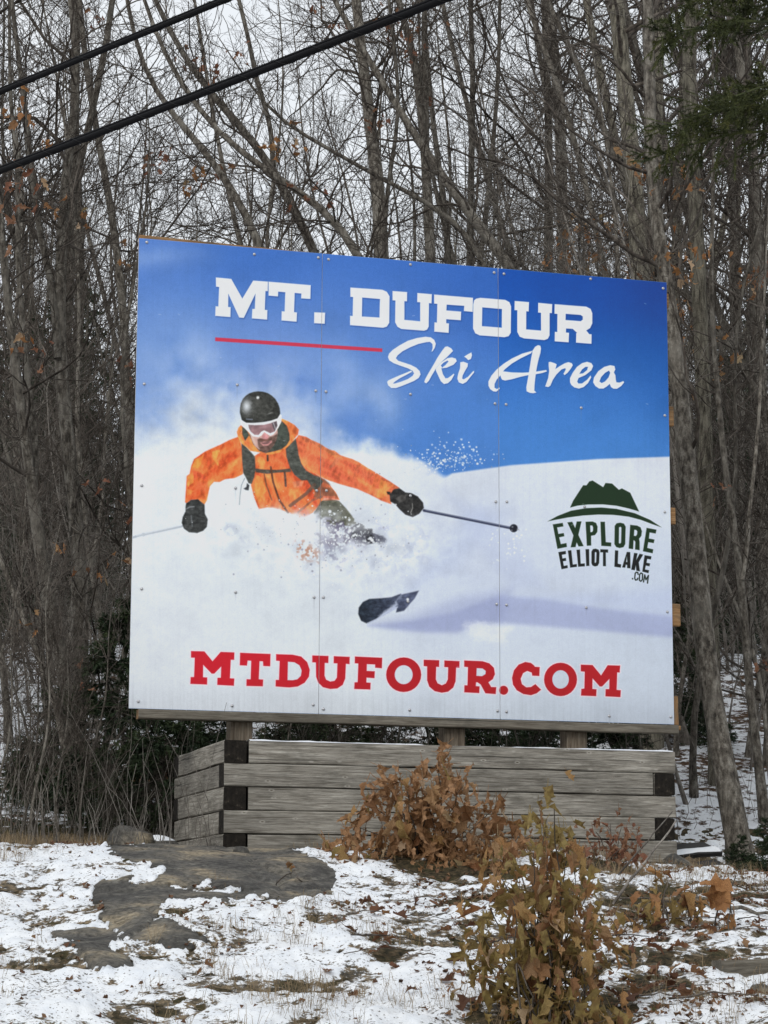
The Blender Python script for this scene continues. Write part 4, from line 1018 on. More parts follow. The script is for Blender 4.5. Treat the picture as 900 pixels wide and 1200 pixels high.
# ------------------------------------------------------------------ overhead cables
mC, nt, b = mat_new('black_cable', 0.75, 0.12); b.inputs['Base Color'].default_value = (0.006, 0.006, 0.007, 1)
mW, nt, b = mat_new('lashing_wire', 0.6, 0.25); b.inputs['Base Color'].default_value = (0.008, 0.008, 0.008, 1); b.inputs['Metallic'].default_value = 0.0
def cable(pA, pB, rad, label, seed):
    A, B = np.array(pA), np.array(pB)
    d = (B - A); d /= np.linalg.norm(d)
    t = np.linspace(-16, 16, 900)
    mid = (A + B) / 2
    P = mid + t[:, None] * d
    P[:, 2] += 0.0012 * t * t
    root = empty('overhead_cable', tuple(mid), label, 'cable', 'overhead cables crossing in front of the woods')
    up = np.cross(np.cross(d, [0, 0, 1.0]), d); up /= np.linalg.norm(up); sd_ = np.cross(d, up)
    def tube1(name, off, r, mat, S=8, tw=None):
        Pp = P + off
        V, Q = tubes(Pp[None] - mid, np.full((1, len(P)), r), S)
        link(name, mesh_np(name, V, Q, None, [mat]), root)
    tube1('sheath', -up * rad * 0.3, rad * 0.72, mC)
    tube1('messenger_wire', up * rad * 0.62, rad * 0.36, mC, 6)
    tt = np.linspace(-12, 12, 3600)
    Pm = mid + tt[:, None] * d; Pm[:, 2] += 0.0012 * tt * tt
    ph = tt * 2 * pi / 0.30
    Pm = Pm + rad * 1.06 * (np.cos(ph)[:, None] * up + 0.8 * np.sin(ph)[:, None] * sd_)
    V, Q = tubes(Pm[None] - mid, np.full((1, len(Pm)), rad * 0.07), 4)
    link('lashing_wire', mesh_np('lashing_wire', V, Q, None, [mW]), root)
zA = 6.25
def at_h(px, py, z):
    d = cF + cR * ((px - 450) / FPX) - cU * ((py - 600) / FPX)
    t = (z - EYE) / d[2]
    return np.array([0, 0, EYE]) + d * t
cable(at_h(0, 200, 6.2), at_h(520, -1, 6.2), 0.026, 'thicker lower black cable crossing the upper left in front of the bare trees', 1)
cable(at_h(0, 107, 6.7), at_h(262, 0, 6.7), 0.0225, 'thinner upper black cable crossing the top left corner above the other cable', 2)
# ------------------------------------------------------------------ bare trees
def spawn(rng, P, R, L, n, tr, ang, lfac, rfac, K, up, wig, rmin, out=None, gravity=0.0):
    """children of the paths P (N,K0,3): n in all; returns paths, radii, lengths"""
    N, K0, _ = P.shape
    pi_ = rng.choice(N, n, p=(L / L.sum()))
    t = rng.uniform(tr[0], tr[1], n)
    f = t * (K0 - 1); i = np.minimum(f.astype(int), K0 - 2); u = (f - i)[:, None]
    p0 = P[pi_, i] * (1 - u) + P[pi_, i + 1] * u
    tan = P[pi_, i + 1] - P[pi_, i]; tan /= np.linalg.norm(tan, axis=1, keepdims=True) + 1e-9
    r0 = R[pi_, i] * (1 - u[:, 0]) + R[pi_, i + 1] * u[:, 0]
    rv = rng.normal(size=(n, 3)); rv -= (rv * tan).sum(1, keepdims=True) * tan
    rv /= np.linalg.norm(rv, axis=1, keepdims=True)
    a = rng.uniform(ang[0], ang[1], n)[:, None]
    d = tan * np.cos(a) + rv * np.sin(a)
    ln = L[pi_] * lfac * (1.12 - 0.6 * t) * rng.uniform(0.55, 1.25, n)
    rr = np.maximum(np.minimum(r0 * rfac, r0 * 0.9) * rng.uniform(0.7, 1.1, n), rmin)
    C = np.zeros((n, K, 3)); C[:, 0] = p0
    st = (ln / (K - 1))[:, None]
    for k in range(1, K):
        d = d + rng.normal(size=(n, 3)) * wig + np.array([0, 0, up])
        d /= np.linalg.norm(d, axis=1, keepdims=True)
        C[:, k] = C[:, k - 1] + d * st
    tap = np.linspace(1, 0.35, K)[None, :]
    return C, np.maximum(rr[:, None] * tap, rmin * 0.7), ln

def crown(rng, P, R, L, n1, l1, n2, n3, n4=0, t0=0.3, up=0.05, ang1=(0.6, 1.3), rmin=0.0028, wig=0.2, r1=0.42, sides=(5, 4, 3)):
    mb = MB()
    b1, q1, L1_ = spawn(rng, P, R, L, n1, (t0, 0.98), ang1, l1, r1, 9, up, wig, rmin * 1.8)
    mb.add(*tubes(b1, q1, sides[0]))
    b2, q2, L2_ = spawn(rng, b1, q1, L1_, n2, (0.12, 0.97), (0.4, 1.0), 0.5, 0.6, 7, up * 0.9, wig * 1.2, rmin * 1.25)
    mb.add(*tubes(b2, q2, sides[1]))
    b3, q3, L3_ = spawn(rng, b2, q2, L2_, n3, (0.1, 1.0), (0.4, 1.0), 0.55, 0.7, 5, up, wig * 1.4, rmin)
    mb.add(*tubes(b3, q3, sides[2]))
    if n4:
        b4, q4, _ = spawn(rng, b3, q3, L3_, n4, (0.1, 1.0), (0.35, 1.0), 0.6, 0.8, 4, up, wig * 1.5, rmin * 0.85)
        mb.add(*tubes(b4, q4, 3))
    return mb, (b1, b2, b3)

def trunk_path(rng, H, lean=(0, 0), bend=0.5, K=16):
    t = np.linspace(0, 1, K)
    ph = rng.uniform(0, 6.28, 4)
    x = lean[0] * t * H + bend * (np.sin(t * 3.1 + ph[0]) - np.sin(ph[0])) * 0.5 + 0.06 * np.sin(t * 11 + ph[1])
    y = lean[1] * t * H + bend * (np.sin(t * 2.7 + ph[2]) - np.sin(ph[2])) * 0.5 + 0.06 * np.sin(t * 9 + ph[3])
    return np.stack([x, y, t * H], -1)
def trunk_radii(r0, K=16, tip=0.12):
    t = np.linspace(0, 1, K)
    return r0 * (1 - (1 - tip) * t ** 0.9) * (1 + 0.45 * np.exp(-t * 26))
def add_trunk(mb, P, R, rng, S=9, m=0):
    V, Q = tubes(P[None], R[None], S)
    c = np.repeat(P, S, 0)
    k = 1 + 0.09 * (fbm(V[:, 0] * 14 + V[:, 1] * 9, V[:, 2] * 2.2 + V[:, 1] * 5, 3, 3) - 0.5)[:, None] * 2
    mb.add(c + (V - c) * k, q=Q, m=m)

def proto_tree(seed, H, r0, lean, n1, n2, n3, n4=0, t0=0.3, up=0.05, fork=True, l1=0.3, mat=None, ang1=(0.6, 1.3), rmin=0.003, twig=None):
    rng = np.random.RandomState(seed)
    P = trunk_path(rng, H, lean, 0.5 * H / 12); R = trunk_radii(r0)
    mb = MB(); add_trunk(mb, P, R, rng, 8)
    Ps, Rs = [P], [R]
    if fork:
        for _ in range(rng.randint(1, 3)):
            i = rng.randint(4, 9)
            a = rng.uniform(0, 6.28); K = 16
            t = np.linspace(0, 1, K); hh = (H - P[i, 2]) * rng.uniform(0.75, 1.0)
            F = P[i] + np.stack([np.cos(a) * (0.9 * t ** 0.7) * hh * 0.26, np.sin(a) * (0.9 * t ** 0.7) * hh * 0.26, t * hh], -1)
            F[:, :2] += 0.1 * np.sin(t[:, None] * np.array([7, 9]) + a)
            FR = R[i] * 0.75 * (1 - 0.85 * t ** 0.9)
            add_trunk(mb, F, FR, rng, 7); Ps.append(F); Rs.append(FR)
    PP = np.stack(Ps); RR = np.stack(Rs); LL = np.array([np.linalg.norm(np.diff(p, axis=0), axis=1).sum() for p in PP])
    cb, _ = crown(rng, PP, RR, LL, n1, l1, n2, n3, n4, t0, up, ang1, rmin)
    return mb.mesh('tree_trunk', [mat or M_BARK]), cb.mesh('tree_crown', [twig or M_TWIG])

PROTO = [
    proto_tree(101, 13.0, 0.080, (0.02, 0.0), 40, 259, 1263, 0, 0.28),
    proto_tree(102, 15.0, 0.104, (-0.04, 0.0), 44, 302, 1432, 0, 0.3, mat=M_BARK_RIDGED),
    proto_tree(103, 11.0, 0.052, (0.05, 0.02), 36, 237, 1094, 0, 0.22),
    proto_tree(104, 12.0, 0.061, (-0.12, 0.0), 38, 259, 1179, 0, 0.25),
    proto_tree(105, 9.0, 0.037, (0.06, 0.0), 34, 216, 926, 0, 0.15),
    proto_tree(106, 14.0, 0.086, (0.0, 0.03), 42, 280, 1347, 0, 0.25),
    proto_tree(107, 12.5, 0.067, (-0.2, 0.0), 38, 259, 1179, 0, 0.25),
    proto_tree(108, 10.0, 0.046, (0.1, 0.0), 36, 237, 1010, 0, 0.18),
]
SAP = [proto_tree(120 + i, h, r, l, 14, 60, 260, 0, 0.12, 0.12, False, 0.34, rmin=0.0026) for i, (h, r, l) in enumerate((
    (4.2, 0.022, (0.1, 0)), (3.2, 0.017, (-0.15, 0)), (5.2, 0.03, (0.05, 0)), (2.6, 0.014, (-0.05, 0)), (4.6, 0.024, (-0.22, 0)), (6.5, 0.038, (-0.08, 0))))]

def place_tree(pair, x, y, rz, sc, name, label, cat, group, sink=0.4, tilt=None):
    t = empty(name, (x, y, float(height(x, y)) - sink), label, cat, group, rz)
    t.scale = (sc, sc, sc)
    if tilt: t.rotation_euler = (tilt[0], tilt[1], rz)
    link('trunk', pair[0], t); link('crown', pair[1], t)
    return t

# ---- trees that can be picked out one by one, traced stem by stem: (photo pixels, width in px) at a distance
def stem(pts, Y, dY=0.0, base=True, top=0.0):
    """pts: (px,py,width px) from the base up -> 3-D path, radii"""
    n = len(pts)
    P = []; R = []
    for i, (px, py, wd) in enumerate(pts):
        y = Y + dY * i / max(1, n - 1)
        P.append(ray_pt(px, py, y)); R.append(wd / 2 / FPX * y)
    P = np.array(P); R = np.array(R)
    if base:
        g = float(height(P[0, 0], P[0, 1]))
        if P[0, 2] > g:
            s = (P[1] - P[0]) / np.linalg.norm(P[1] - P[0])
            k = max(2, int((P[0, 2] - g) / 0.6) + 1)
            ex = [P[0] - np.array([s[0] * 0.5, s[1] * 0.5, 1.0]) * (P[0, 2] - g + 0.15) * f for f in np.linspace(1, 0, k, endpoint=False)]
            P = np.concatenate([ex, P]); R = np.concatenate([np.full(k, R[0]) * np.linspace(1.12, 1, k), R])
        else:
            P[0, 2] = g - 0.12
        R[0] *= 1.35
    if top:
        d = P[-1] - P[-3]; d /= np.linalg.norm(d); d = d * 0.6 + np.array([0, 0, 0.5]); d /= np.linalg.norm(d)
        ex = [P[-1] + d * top * f for f in np.linspace(0.2, 1, 5)]
        P = np.concatenate([P, ex]); R = np.concatenate([R, R[-1] * np.linspace(0.9, 0.25, 5)])
    # smooth resample
    s = np.concatenate([[0], np.cumsum(np.linalg.norm(np.diff(P, axis=0), axis=1))])
    u = np.linspace(0, s[-1], 30)
    Pn = np.stack([np.interp(u, s, P[:, k]) for k in range(3)], -1); Rn = np.interp(u, s, R)
    for _ in range(2):
        Pn[1:-1] = (Pn[:-2] + 2 * Pn[1:-1] + Pn[2:]) / 4
    return Pn, Rn
KEYTREES = {}
def key_tree(key, label, stems, seed, mat=None, n=(16, 79, 432, 0), t0=0.15, l1=0.26, up=0.045, rmin=0.0026, r1=0.32, ang1=(0.6, 1.35), twig=None):
    rng = np.random.RandomState(seed)
    base = stems[0][0][0].copy()
    base[2] = float(height(base[0], base[1]))
    t = empty('bare_tree', tuple(base), label, 'tree')
    PP = []; RR = []
    for i, (P, R) in enumerate(stems):
        mb = MB(); add_trunk(mb, P, R, rng, 10)
        link('trunk' if i == 0 else 'stem', mb.mesh('trunk', [mat or M_BARK], off=base), t)
        PP.append(P); RR.append(R)
    PP = np.stack(PP); RR = np.stack(RR); LL = np.array([np.linalg.norm(np.diff(p, axis=0), axis=1).sum() for p in PP])
    cb, brs = crown(rng, PP, RR, LL, n[0], l1, n[1], n[2], n[3], t0, up, ang1, rmin, r1=r1)
    link('crown', cb.mesh('crown', [twig or M_TWIG], off=base), t)
    KEYTREES[key] = (t, base, np.concatenate([PP.reshape(-1, 3)] + [b_.reshape(-1, 3) for b_ in brs[:2]]))
    return t
def Wd(pts, w0, w1):
    n = len(pts); return [(x, y, w0 + (w1 - w0) * i / (n - 1)) for i, (x, y) in enumerate(pts)]

key_tree('T1', 'two-stemmed bare tree left of the billboard, its straight stem rising from behind the brush', [
    stem(Wd([(89, 965), (86, 900), (90, 830), (94, 780), (95, 700), (92, 640), (86, 570), (76, 490), (68, 420), (70, 330), (73, 267), (74, 220), (80, 170), (92, 115), (93, 70), (84, 25), (78, -30)], 25, 6), 18.2, 0.4, top=3),
    stem(Wd([(68, 420), (66, 370), (60, 325), (50, 293), (43, 250), (38, 205), (30, 130), (22, 70), (16, 20), (10, -30)], 10, 5), 18.35, 0.2, base=False, top=2)], 201, n=(26, 108, 612, 0), t0=0.42, l1=0.2)
key_tree('T2', 'bare tree leaning left away from the straight stem, forked halfway up', [
    stem(Wd([(92, 960), (90, 850), (80, 795), (62, 739), (55, 700), (48, 650), (40, 590), (32, 530), (22, 460), (12, 380), (4, 300), (-6, 180)], 22, 8), 18.0, -0.3, top=2),
    stem(Wd([(38, 583), (44, 540), (38, 485), (30, 430), (26, 380), (20, 300), (22, 210), (12, 120)], 10, 5), 17.9, 0.2, base=False, top=2)], 202, n=(24, 100, 576, 0), t0=0.35, l1=0.22)
key_tree('T3', 'thin bare tree leaning far left through the brush at the left edge', [
    stem(Wd([(84, 955), (78, 893), (72, 840), (53, 792), (40, 755), (26, 720), (8, 675), (-14, 620)], 10, 6), 17.4, 0.1, top=2.5)], 203, n=(14, 57, 288, 0), l1=0.22)
key_tree('T5', 'slim bare tree curving up-left just left of the top corner of the billboard', [
    stem(Wd([(168, 940), (160, 700), (152, 500), (146, 380), (140, 310), (133, 267), (124, 205), (114, 160), (104, 103), (98, 50), (90, -20)], 12, 7), 24, 0.5, top=3)], 204, n=(22, 100, 576, 0), t0=0.4, l1=0.24)
key_tree('M1', 'dark straight tree rising above the left third of the billboard top edge', [
    stem(Wd([(452, 940), (452, 500), (447, 297), (444, 233), (440, 183), (433, 143), (428, 100), (423, 50), (417, 0), (411, -60)], 21, 11), 26, 0.8, top=3)], 205, n=(26, 122, 720, 0), t0=0.5, l1=0.22)
key_tree('M1b', 'thin crooked dark stem rising beside the dark straight tree', [
    stem(Wd([(458, 940), (450, 420), (450, 270), (453, 210), (462, 180), (467, 155), (469, 105), (463, 62), (456, 10), (452, -40)], 6.5, 4), 25, 0.3, top=2)], 206, n=(12, 43, 216, 0), t0=0.5, l1=0.16)
key_tree('M2', 'twin-stemmed grey tree standing over the middle of the billboard', [
    stem(Wd([(510, 940), (508, 500), (505, 300), (501, 233), (498, 167), (491, 100), (486, 60), (473, 25), (460, -20)], 15, 8), 27, 0.5, top=3),
    stem(Wd([(499, 180), (499, 130), (497, 60), (498, 0), (500, -50)], 9, 7), 27.2, 0.2, base=False, top=3)], 207, n=(26, 122, 720, 0), t0=0.5, l1=0.22)
key_tree('M3', 'slender grey tree right behind the twin-stemmed one', [
    stem(Wd([(534, 940), (530, 500), (526, 300), (521, 233), (512, 183), (505, 123), (500, 60), (494, -30)], 10, 5), 29, 0.4, top=3)], 208, n=(20, 93, 504, 0), t0=0.5, l1=0.22)
key_tree('M4', 'tree bowing left in one long curve above the middle of the billboard', [
    stem(Wd([(668, 960), (655, 600), (630, 380), (605, 315), (580, 287), (554, 258), (531, 228), (518, 202), (498, 178), (472, 135), (444, 92), (427, 60), (400, 15), (375, -25)], 16, 6), 22, 0.6, top=2)], 209, n=(22, 100, 576, 0), t0=0.45, l1=0.2)
key_tree('M5', 'thin tree arching left low over the billboard top', [
    stem(Wd([(625, 960), (600, 500), (575, 320), (550, 270), (530, 253), (500, 237), (462, 217), (420, 195), (370, 165), (320, 140)], 8, 4), 21.5, 0.3, top=1)], 210, n=(18, 72, 432, 0), t0=0.45, l1=0.2)
key_tree('M6', 'slim tree sweeping up-left over the left part of the billboard top', [
    stem(Wd([(520, 960), (470, 460), (430, 310), (408, 277), (396, 253), (360, 230), (333, 213), (300, 193), (262, 165), (225, 120), (195, 70), (170, 10)], 12, 5), 20.5, 0.3, top=1)], 211, n=(24, 100, 576, 0), t0=0.4, l1=0.22)
key_tree('M7', 'slim tree leaning hard left across the woods over the top left corner of the billboard', [
    stem(Wd([(420, 960), (350, 420), (310, 300), (285, 240), (262, 205), (235, 170), (208, 140), (180, 110), (160, 60), (148, 0)], 12, 5), 21.5, 0.5, top=1.5)], 212, n=(24, 100, 576, 0), t0=0.4, l1=0.22)
key_tree('M8', 'dark leaning tree whose limb crosses under the lower cable', [
    stem(Wd([(560, 960), (420, 420), (360, 275), (320, 195), (285, 150), (255, 120), (230, 90), (200, 40), (175, -10)], 13, 6), 23, 0.5, top=1.5),
    stem(Wd([(320, 195), (318, 150), (300, 90), (290, 40), (275, -20)], 7, 5), 23.2, 0.2, base=False, top=1.5)], 213, n=(24, 108, 612, 0), t0=0.4, l1=0.22)
key_tree('R1', 'thick ridged pale trunk rising straight above the right end of the billboard', [
    stem(Wd([(764, 950), (760, 600), (753, 400), (750, 323), (747, 260), (743, 200), (737, 150), (733, 117), (728, 60), (722, 0), (716, -50)], 25, 18), 20, 0.6, top=3)], 214, mat=M_BARK_RIDGED, n=(16, 79, 504, 0), t0=0.55, l1=0.24)
key_tree('R1b', 'leaning trunk right beside the billboard edge, bending up behind its top right corner', [
    stem(Wd([(871, 1012), (862, 955), (852, 917), (845, 880), (838, 842), (828, 792), (822, 720), (816, 640), (808, 560), (800, 500), (793, 430), (787, 370), (780, 325), (772, 280), (763, 217), (760, 133), (762, 67), (760, 0), (757, -50)], 30, 12), 16.6, 0.6, top=3)], 215, n=(18, 86, 504, 0), t0=0.3, l1=0.2)
key_tree('R2', 'upright broad trunk standing right behind the leaning one at the right', [
    stem(Wd([(843, 987), (841, 930), (837, 850), (833, 750), (830, 650), (827, 560), (825, 480), (822, 400), (817, 277), (812, 200), (808, 133), (807, 67), (810, 0), (812, -50)], 20, 17), 18.6, 0.6, top=3)], 216, mat=M_BARK_RIDGED, n=(20, 93, 540, 0), t0=0.35, l1=0.2)
key_tree('R3', 'bare tree along the right edge whose upper trunk leans left', [
    stem(Wd([(905, 960), (898, 700), (895, 520), (892, 400), (890, 323), (887, 233), (883, 167), (877, 110), (865, 60), (853, 15), (845, -40)], 13, 10), 22, 0.6, top=3)], 217, n=(22, 100, 576, 0), t0=0.3, l1=0.22)
key_tree('R4', 'dark trunk standing over the red lettering end of the billboard title', [
    stem(Wd([(664, 950), (662, 500), (660, 300), (658, 200), (655, 100), (645, 33), (638, -30)], 17, 12), 30, 0.6, top=4)], 218, n=(26, 129, 792, 0), t0=0.5, l1=0.24)
key_tree('R7', 'thin forked tree right of the leaning trunks', [
    stem(Wd([(898, 995), (891, 905), (883, 855), (877, 792), (873, 730), (868, 678), (859, 607), (850, 561), (845, 500), (839, 438), (835, 380), (832, 320), (836, 240)], 12, 5), 17.6, 0.3, top=2),
    stem(Wd([(869, 680), (875, 655), (877, 607), (884, 550), (890, 480)], 6, 4), 17.7, 0.2, base=False, top=2)], 219, n=(20, 86, 504, 0), t0=0.3, l1=0.18)
key_tree('R8', 'stem leaning left across the dark woods at the right edge', [
    stem(Wd([(930, 980), (925, 620), (912, 510), (893, 469), (875, 438), (853, 404), (829, 367), (801, 345), (775, 320), (745, 285), (720, 240)], 11, 5), 19.5, 0.4, top=1)], 220, n=(20, 86, 504, 0), t0=0.3, l1=0.2)
key_tree('R9', 'mossy trunk close behind the right edge of the billboard', [
    stem(Wd([(818, 905), (814, 800), (808, 700), (800, 600), (793, 520), (786, 440), (778, 360), (772, 290), (765, 200)], 16, 11), 21, 0.6, top=4)], 221, n=(20, 93, 540, 0), t0=0.4, l1=0.2)
key_tree('U1', 'thin grey tree leaning up-left above the lettering of the title', [
    stem(Wd([(770, 950), (730, 420), (705, 300), (690, 230), (672, 160), (655, 100), (630, 40), (610, -20)], 9, 6), 24, 0.5, top=2)], 222, n=(22, 100, 576, 0), t0=0.4, l1=0.22)
key_tree('U2', 'dark slender tree leaning left over the right end of the title', [
    stem(Wd([(840, 950), (800, 420), (775, 290), (745, 240), (722, 190), (700, 130), (675, 70), (650, 20), (630, -20)], 11, 6), 23.5, 0.5, top=2)], 223, n=(22, 100, 576, 0), t0=0.4, l1=0.22)

# ---- the woods on the slope
def px_of(x, y): return float(project(np.array([x, y, float(height(x, y))]))[0])
rw = np.random.RandomState(42)
placed = []
def zone(x, y):
    p = px_of(x, y)
    return 'left of the billboard' if p < 155 else 'right of the billboard' if p > 785 else 'above the billboard'
KIND = ['upright grey-brown', 'tall ridged-bark', 'slim right-leaning', 'left-leaning', 'slight', 'tall grey', 'strongly left-leaning', 'thin crooked']
def dist_word(y): return 'just behind' if y < 28 else 'midway up the slope' if y < 55 else 'far up the slope'
cnt = 0
for ring, (ya, yb_, num, mind) in enumerate(((19.5, 28, 8, 0.9), (28, 45, 12, 1.0), (45, 70, 15, 1.2), (70, 100, 14, 1.6))):
    k = 0; tries = 0
    while k < num and tries < 4000:
        tries += 1
        y = math.sqrt(rw.uniform(ya ** 2, yb_ ** 2))
        x = rw.uniform(-0.185, 0.185) * y
        if any((x - a) ** 2 + (y - b_) ** 2 < mind ** 2 for a, b_ in placed): continue
        pxv = px_of(x, y)
        if pxv < 560 and rw.uniform() < 0.55: continue
        if y < 24 and (340 < pxv < 700 or 795 < pxv < 880): continue
        placed.append((x, y)); k += 1; cnt += 1
        j = int(rw.choice(8, p=[.16, .12, .13, .15, .1, .14, .1, .1] if pxv > 560 else [.08, .06, .06, .3, .08, .08, .3, .04]))
        a = {'left of the billboard': 'left', 'right of the billboard': 'right', 'above the billboard': 'mid'}[zone(x, y)]
        lab = '%s bare tree %s in the woods %s' % (KIND[j], dist_word(y), zone(x, y))
        place_tree(PROTO[j], x, y, rw.uniform(-0.5, 0.5) if j in (2, 3, 6, 7) else rw.uniform(0, 6.28), rw.uniform(0.85, 1.2), 'bare_tree', lab, 'tree', lab.replace('bare tree', 'bare trees'))
# saplings between the trunks
for k in range(125):
    y = rw.uniform(18.2, 40); x = rw.uniform(-0.175, 0.175) * y
    if k >= 70: x = (rw.uniform(-0.175, -0.1) if k % 3 else rw.uniform(0.115, 0.175)) * y
    pxv = px_of(x, y)
    if 300 < pxv < 640 and y < 26: continue
    j = rw.randint(6)
    lab = 'thin bare sapling %s in the woods %s' % (dist_word(y), zone(x, y))
    place_tree(SAP[j], x, y, rw.uniform(-0.6, 0.6), rw.uniform(0.8, 1.35), 'bare_sapling', lab, 'sapling', lab.replace('sapling', 'saplings'), 0.12)
SAP_P = [proto_tree(140 + i, h, r, l, 16, 70, 320, 0, 0.1, 0.03, False, 0.4, mat=M_TWIG_PALE, ang1=(.7, 1.4), rmin=0.0026, twig=M_TWIG_PALE) for i, (h, r, l) in enumerate(((5.5, 0.02, (-0.12, 0)), (4.2, 0.016, (0.15, 0)), (6.5, 0.024, (-0.3, 0))))]
for k in range(34):
    px = rw.uniform(-10, 150) if k % 2 else rw.uniform(795, 910)
    y = rw.uniform(17.6, 24); x = ray_pt(px, 950, y)[0]
    lab = 'pale whippy sapling among the trunks %s' % ('left of the billboard' if px < 400 else 'right of the billboard')
    place_tree(SAP_P[k % 3], x, y, rw.uniform(-0.8, 0.8), rw.uniform(0.4, 0.65) if k % 2 else rw.uniform(0.55, 0.95), 'bare_sapling', lab, 'sapling', lab.replace('sapling', 'saplings'), 0.12)
# brush thicket along the left, in front of the trunks, and a few stems behind the timber box
for k in range(66):
    px = rw.uniform(-15, 215) if k < 40 else rw.uniform(260, 800)
    y = rw.uniform(14.6, 17.0) if k < 40 else rw.uniform(16.8, 19)
    if 125 < px < 240: y = rw.uniform(16.0, 17.2)
    x = ray_pt(px, 950, y)[0]
    j = rw.randint(4)
    lab = 'thin brush stem in the thicket at the left edge' if px < 100 else 'thin brush stem in the thicket below the left end of the billboard' if px < 300 else 'thin brush stem behind the timber box'
    pr = SAP[[0, 1, 3, 4][j]]
    place_tree(pr, x, y, rw.uniform(0, 6.28), rw.uniform(0.35, 0.62) if px < 105 else rw.uniform(0.1, 0.17) if px < 230 else rw.uniform(.3, .5), 'brush_stem', lab, 'sapling', lab.replace('stem', 'stems'), 0.03)

# ---- spruces
mN, nt, b = mat_new('spruce_needles', 0.7, 0.25)
cN = ramp(nt, noise(nt, coords(nt), 7, 3), [(0.3, (0.012, 0.022, 0.012)), (0.55, (0.03, 0.048, 0.02)), (0.75, (0.06, 0.075, 0.03))])
nt.links.new(cN, b.inputs['Base Color'])
M_NEEDLE = mN
mN2, nt, b = mat_new('fresh_needles', 0.65, 0.3)
nt.links.new(ramp(nt, noise(nt, coords(nt), 9, 3), [(0.3, (0.022, 0.03, 0.008)), (0.55, (0.055, 0.065, 0.016)), (0.75, (0.1, 0.1, 0.028))]), b.inputs['Base Color'])
M_NEEDLE2 = mN2
def needles_on(rng, paths, per, ln, wd, droop=0.15):
    N, K, _ = paths.shape
    i = rng.randint(0, N, N * per); t = rng.uniform(0.05, 1, N * per) * (K - 1)
    a = np.minimum(t.astype(int), K - 2); u = (t - a)[:, None]
    p = paths[i, a] * (1 - u) + paths[i, a + 1] * u
    tan = paths[i, a + 1] - paths[i, a]; tan /= np.linalg.norm(tan, axis=1, keepdims=True) + 1e-9
    rv = rng.normal(size=p.shape); rv[:, 2] *= 0.6
    d = tan * 0.75 + rv / np.linalg.norm(rv, axis=1, keepdims=True) * 0.8; d[:, 2] -= droop
    d /= np.linalg.norm(d, axis=1, keepdims=True)
    sd = np.cross(d, rng.normal(size=p.shape)); sd /= np.linalg.norm(sd, axis=1, keepdims=True) + 1e-9
    l = (ln * rng.uniform(0.7, 1.3, len(p)))[:, None]
    V = np.stack([p - sd * wd, p + sd * wd, p + d * l], 1).reshape(-1, 3)
    return V, np.arange(len(V)).reshape(-1, 3)
def spruce_meshes(seed, H, rad, nb, per=9, ln=0.06, wd=0.006, nsub=9, t0=0.04):
    rng = np.random.RandomState(seed)
    P = trunk_path(rng, H, (0, 0), 0.05); R = trunk_radii(H * 0.014)
    mb = MB(); add_trunk(mb, P, R, rng, 7)
    t = np.sort(rng.uniform(t0, 0.98, nb)); az = rng.uniform(0, 2 * pi, nb)
    L = rad * (1.02 - t) ** 0.85 * rng.uniform(0.7, 1.15, nb) + 0.03
    K = 6; s = np.linspace(0, 1, K)
    base = np.stack([np.interp(t * 15, np.arange(16), P[:, k]) for k in range(3)], -1)
    B = base[:, None, :] + L[:, None, None] * np.stack([np.cos(az)[:, None] * s, np.sin(az)[:, None] * s, -0.42 * s[None, :] * np.ones((nb, 1)) + 0.28 * s[None] ** 2.2], -1)
    mb.add(*tubes(B, np.outer(0.006 + 0.008 * L, np.linspace(1, .3, K)), 4))
    C, CRr, _ = spawn(rng, B, np.full((nb, K), 0.004), L, nb * nsub, (0.2, 1.0), (0.5, 0.9), 0.45, 0.6, 4, -0.03, 0.06, 0.002)
    nbm = MB()
    nbm.add(*tubes(C, CRr, 3))
    for pth, pr_ in ((B, per * 3), (C, per)):
        V, Tt = needles_on(rng, pth, pr_, ln, wd)
        nbm.add(V, t=Tt)
    return mb.mesh('spruce_trunk', [M_BARK]), nbm.mesh('spruce_boughs', [M_NEEDLE], smooth=False)
SPR_S = [spruce_meshes(301, 1.7, 0.7, 110, 15, 0.05, 0.007, 11), spruce_meshes(302, 1.25, 0.62, 90, 15, 0.05, 0.007, 10)]
SPR_B = [spruce_meshes(303, 7.0, 1.5, 120, 8, 0.12, 0.014, 9), spruce_meshes(304, 9.0, 1.8, 130, 8, 0.14, 0.016, 9)]
def spruce(pair, px, y, sc, rz, label, group=None, py=950):
    x = ray_pt(px, py, y)[0]
    t = empty('spruce_tree', (x, y, float(height(x, y)) - 0.05), label, 'spruce', group, rz)
    t.scale = (sc,) * 3
    link('trunk', pair[0], t); link('boughs', pair[1], t)
spruce(SPR_S[0], 138, 17.6, 1.0, 0.3, 'small dark young spruce left of the billboard, snow on the slope behind it')
spruce(SPR_S[1], 196, 17.0, 1.0, 1.3, 'small spruce crouching below the bottom left corner of the billboard')
spruce(SPR_S[1], 62, 18.2, 0.8, 2.3, 'little spruce half hidden behind the two-stemmed tree')
spruce(SPR_S[0], 775, 20.5, 0.9, 2.0, 'small spruce between the timber box and the leaning trunks')
for i, px in enumerate((250, 330, 395, 455, 500, 585, 625, 715)):
    spruce(SPR_S[i % 2], px, 18.3 + 0.5 * (i % 3), 0.62 + 0.1 * (i % 3), i * 1.7, 'low dark spruce seen through the gap between the billboard and the timber box', 'low dark spruces seen through the gap between the billboard and the timber box')
spruce(SPR_S[1], 905, 15.7, 0.36, 4.0, 'low spruce seedling at the foot of the leaning trunk at the right edge')
spruce(SPR_S[1], 868, 15.9, 0.26, 5.0, 'low green spruce sprig beside the dark logs')
